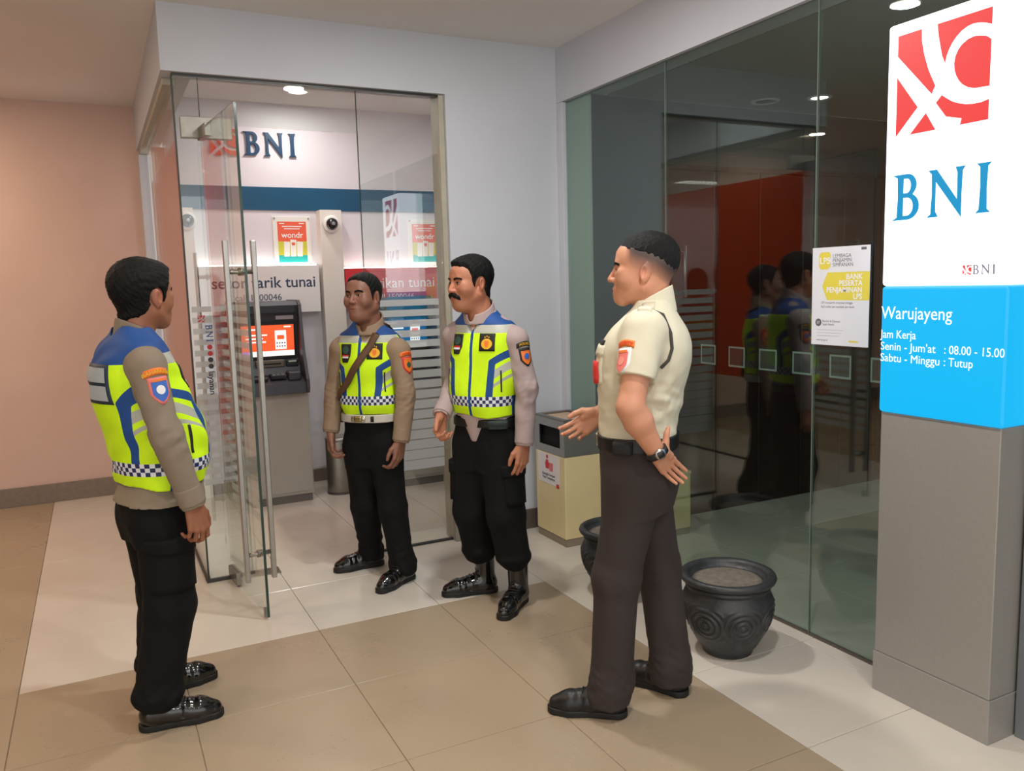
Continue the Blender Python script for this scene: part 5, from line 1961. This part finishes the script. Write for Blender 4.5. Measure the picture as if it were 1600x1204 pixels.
# bank guard in the cream shirt, hand behind his back
P4 = dict(kind='guard', label='guard in cream short-sleeved shirt and dark brown trousers, seen from his left side',
          base=(1.66, 2.33), phi=136, yaw=4, pitch=3, seed=51, skin=(200, 142, 112), shirt=SHIRT_C,
          head=(-0.030, -0.004, 1.561), neck=(-0.062, -0.008, 1.440), hip=(-0.004, 0.0, 0.86), cy=0.0,
          shL=(-0.050, 0.160, 1.372), elL=(-0.018, 0.245, 1.128), wrL=(-0.092, 0.200, 0.978),
          shR=(-0.030, -0.168, 1.368), elR=(-0.030, -0.255, 1.110), wrR=(0.150, -0.160, 1.045),
          sleeveL=0.62, sleeveR=0.62,
          handL=((-0.33, -0.70, -0.63), (-0.80, 0.55, 0.05), (-0.4, -0.3, 0.85), dict(curl=(3, 6, 6), spread=0.6, sc=0.95, tv=(-0.10, -0.15, 1.0))),
          handR=((0.80, 0.18, -0.55), (0.1, 0.95, 0.25), (0.5, -0.1, 0.8), dict(curl=(20, 30, 24))),
          knL=(0.062, 0.096, 0.500), knR=(-0.060, -0.105, 0.480),
          heelL=(1.57, 2.276), toeL=(1.356, 2.45), heelR=(1.84, 2.278), toeR=(1.738, 2.509),
          torso=[(0.985, -0.137, 0.126, 0.148), (1.07, -0.140, 0.128, 0.150), (1.16, -0.160, 0.130, 0.164), (1.25, -0.186, 0.128, 0.176), (1.31, -0.188, 0.116, 0.182),
                 (1.365, -0.172, 0.084, 0.170), (1.405, -0.148, 0.044, 0.128), (1.44, -0.130, 0.008, 0.090), (1.465, -0.12, -0.005, 0.07)],
          hips=[(0.74, -0.125, 0.110, 0.142), (0.82, -0.148, 0.122, 0.158), (0.90, -0.146, 0.128, 0.158), (1.0, -0.141, 0.130, 0.152)],
          hem=0.985, leg=(0.098, 0.078, 0.074), bloused=None, boots=False, fold=0.0032, collar=0.068, collz=0.040,
          style=dict(line=[(0.13, 0.095), (0.092, 0.090), (0.066, 0.080), (0.03, 0.070), (-0.03, 0.056), (-0.07, 0.034), (-0.10, 0.010), (-0.14, 0.0)],
                     fade=[(0.05, 0.040), (0.02, 0.022), (-0.04, 0.004), (-0.08, -0.025), (-0.14, -0.045)],
                     taper=0.075, tpow=1.3, thick=(0.006, 0.014), quiff=0.012, rough=0.00035, seed=9, eye=0.006, fat=0.002))

for P in (P1, P2, P3):
    root, body, shirt, SVF, trs, TVF, R = build_person(P)
    P['root'] = root
    ve, dec = vest(P, root)
    P['dec'] = dec
    SD = Decal(*SVF)
    if P is P1:
        dec.patch('back_panel', (-0.14, -0.01, 1.235), (-1, -0.15, 0.1), (0, 0, 1), 0.235, 0.135, mat('back_panel_navy', (24, 44, 62), 0.6), ve, 0.003, nu=15)
        for k in (0.031, -0.031):
            dec.patch('back_panel_print', (-0.14, -0.01, 1.235 + k), (-1, -0.15, 0.1), (0, 0, 1), 0.215, 0.050, mat('back_print_silver', (168, 178, 184), 0.5), ve, 0.0048, nu=15, nv=4, skirt=False)
        sleeve_badge(P, 'R', shirt, SD, 'BAHARKAM', (M_BADGE_O, M_GOLD, M_BADGE_P, M_BADGE_B, M_BADGE_W), ang=0.1, size=1.0)
        chest_badges(P, ve, dec)
    else:
        chest_badges(P, ve, dec)
        cols = (M_BADGE_O, M_BADGE_R, M_BADGE_R, M_BADGE_O, M_BADGE_G) if P is P2 else (M_BADGE_K, M_GOLD, M_BADGE_K, M_BADGE_O, M_BADGE_B)
        sleeve_badge(P, 'L', shirt, SD, 'POLRES', cols, ang=0.45, size=0.95)
    if P is P2:
        b, bd = belt(P, root, 0.842, 0.884, mat('belt_white_leather', (196, 192, 182), 0.35), 0.010)
        bd.patch('buckle', (0.1, -0.060, 0.863), (1, 0, 0), (0, 0, 1), 0.078, 0.050, mat('buckle_nickel', (196, 192, 170), 0.25, 0.8), b, 0.006, nu=7, nv=5)
        bd.patch('buckle_plate', (0.1, -0.060, 0.863), (1, 0, 0), (0, 0, 1), 0.040, 0.030, mat('buckle_brass', (170, 150, 96), 0.3, 0.8), b, 0.010, nu=5, nv=4)
        bd.patch('belt_loop', (0.1, 0.012, 0.863), (1, 0.2, 0), (0, 0, 1), 0.016, 0.052, M_BADGE_K, b, 0.005, nu=4, nv=5)
    if P is P3:
        b, bd = belt(P, root, 0.868, 0.908, mat('belt_black', (18, 18, 20), 0.4), 0.008)
        bd.patch('belt_pouch', (0.1, 0.075, 0.868), (1, 0.8, 0), (0, 0, 1), 0.095, 0.085, mat('pouch_dark_green', (26, 38, 36), 0.7), b, 0.030, nu=9, nv=7)
        tip = Vol((0.02, -0.14, 0.78), (0.20, 0.06, 0.95), 0.004)
        tip.loft([(0.80, -0.085, 0.118, 0.03, -0.045), (0.84, -0.088, 0.124, 0.055, -0.045), (0.93, -0.09, 0.13, 0.12, -0.045)], 0, 0.006, 2.3)
        a, c = tip.mesh(1)
        mesh_obj('shirt_tail', a, c, P['shirt'], shirt, True)

# ---- shoulder bag of the middle officer: strap over the vest and a dark pouch on the right hip
P = P2
bag = thing('shoulder_bag', 'dark pouch on a brown strap slung across the middle officer', 'bag', (P['base'][0], P['base'][1], 0), math.radians(P['phi']))
BRW = mat('strap_brown', (92, 64, 42), 0.6, var=0.1, scale=30)
path = [(-0.085, 0.045, 1.30), (-0.03, 0.055, 1.345), (0.04, 0.045, 1.31), (0.10, 0.015, 1.24), (0.13, -0.045, 1.15), (0.13, -0.11, 1.06), (0.10, -0.175, 0.985), (0.03, -0.215, 0.95), (-0.05, -0.205, 0.94)]
V, F = [], []
pp = []
for a, b in zip(path[:-1], path[1:]):
    for i in range(6):
        t = i / 6
        pp.append(np.array(a) * (1 - t) + np.array(b) * t)
pp.append(np.array(path[-1]))
for i, p in enumerate(pp):
    tdir = unit(pp[min(i + 1, len(pp) - 1)] - pp[max(i - 1, 0)])
    h = P['dec'].b.find_nearest(Vector(p))
    n = np.array(h[1])
    cr = unit(np.cross(tdir, n))
    for s, l in ((-1, 0.005), (-1, 0.010), (1, 0.010), (1, 0.005)):
        V.append(np.array(h[0]) + cr * s * 0.019 + n * l)
for i in range(len(pp) - 1):
    for k in range(4):
        F.append((i * 4 + k, i * 4 + (k + 1) % 4, i * 4 + 4 + (k + 1) % 4, i * 4 + 4 + k))
F += [(0, 1, 2, 3), tuple(len(V) - 4 + k for k in (3, 2, 1, 0))]
mesh_obj('strap', V, F, BRW, bag, True)
v = Vol((-0.20, -0.40, 0.76), (0.08, -0.14, 1.08), 0.004)
v.cone((-0.085, -0.272, 1.0), (-0.085, -0.272, 0.865), 0.050, 0.055, 0.02, flat=((0, 1, 0), 1.5))
v.cone((-0.05, -0.268, 0.99), (-0.05, -0.268, 0.870), 0.044, 0.048, 0.03, flat=((0, 1, 0), 1.5))
v.folds(0.005, 40, 3)
a, b = v.mesh(1)
mesh_obj('pouch', a, b, mat('pouch_black', (26, 27, 30), 0.7, bump=0.2), bag, True)
tube('strap_buckle', [(-0.05, -0.215, 1.0), (-0.05, -0.235, 1.02)], 0.007, M_STEEL, bag, 8)

# ---- guard
P = P4
root, body, shirt, SVF, trs, TVF, R = build_person(P)
SD = Decal(*SVF)
sleeve_badge(P, 'L', shirt, SD, 'SECURITY', (M_BADGE_O, M_BADGE_R, M_BADGE_W, M_BADGE_P, mat('badge_salmon', (236, 150, 132), 0.6)), ang=0.75, size=0.95)
b, bd = belt(P, root, 0.955, 1.005, mat('belt_black', (18, 18, 20)), 0.008)
bd.patch('belt_pouch', (0.02, 0.15, 0.935), (0.15, 1, 0), (0, 0, 1), 0.062, 0.13, mat('pouch_black', (26, 27, 30)), b, 0.028, nu=7, nv=9)
bd.patch('buckle', (0.14, 0.0, 0.98), (1, 0, 0), (0, 0, 1), 0.06, 0.045, mat('buckle_nickel', (196, 192, 170)), b, 0.006, nu=6, nv=5)
pk = SD.patch('chest_pocket', (0.13, 0.075, 1.245), (1, 0.25, 0), (0, 0, 1), 0.105, 0.12, SHIRT_C, shirt, 0.006, nu=9, nv=9)
SD.patch('pocket_flap', (0.13, 0.075, 1.300), (1, 0.25, 0), (0, 0, 1), 0.112, 0.035, SHIRT_C, shirt, 0.011, nu=9, nv=4)
SD.patch('name_strip', (0.13, 0.075, 1.325), (1, 0.25, 0), (0, 0, 1), 0.085, 0.018, M_BADGE_K, shirt, 0.006, nu=9, nv=3)
SD.patch('identity_card', (0.14, 0.095, 1.225), (1, 0.5, 0), (0, 0, 1), 0.055, 0.075, M_BADGE_R, shirt, 0.016, nu=5, nv=5)
SD.patch('shoulder_strap', (-0.055, 0.125, 1.42), (-0.05, 0.35, 1), (1, 0, 0), 0.11, 0.045, SHIRT_C, shirt, 0.006, nu=9, nv=5)
cord = []
for p in ((-0.02, 0.095, 1.45), (-0.055, 0.115, 1.445), (-0.10, 0.135, 1.41), (-0.135, 0.15, 1.36), (-0.145, 0.155, 1.31), (-0.135, 0.165, 1.27), (-0.115, 0.175, 1.245)):
    h = SD.b.find_nearest(Vector(p))
    cord.append(np.array(h[0]) + np.array(h[1]) * 0.004)
tube('shoulder_cord', cord, 0.0055, mat('cord_dark', (58, 54, 50), 0.7), shirt, 8)
# watch on the left wrist
el, wr = P['elL'], P['wrL']
d = unit(wr - el)
q = unit(np.cross(d, (0, 0, 1)))
q2 = np.cross(d, q)
wc = wr + d * 0.002
ring = [wc + (q * math.cos(a) + q2 * math.sin(a)) * 0.034 for a in [i * 2 * math.pi / 24 for i in range(25)]]
V, F = [], []
for i in range(24):
    rr = unit(ring[i] - wc)
    for s, l in ((-0.011, 0.0), (0.011, 0.0), (0.011, 0.005), (-0.011, 0.005)):
        V.append(ring[i] + d * s + rr * l)
for i in range(24):
    j = (i + 1) % 24
    for k in range(4):
        F.append((i * 4 + k, j * 4 + k, j * 4 + (k + 1) % 4, i * 4 + (k + 1) % 4))
ws = mesh_obj('watch', V, F, mat('watch_black', (20, 20, 22), 0.4), root, True)
od = unit(np.array([-0.25, 0.9, 0.45]) - d * np.dot(d, (-0.25, 0.9, 0.45)))
E = Matrix(np.stack([np.cross(od, d), d, od], 1).tolist()).to_euler()
lathe('watch_case', [(0.018, 0.0), (0.019, 0.004), (0.017, 0.009), (0.001, 0.0095)], M_STEEL, ws, 24, loc=wc + od * 0.037, rot=E)
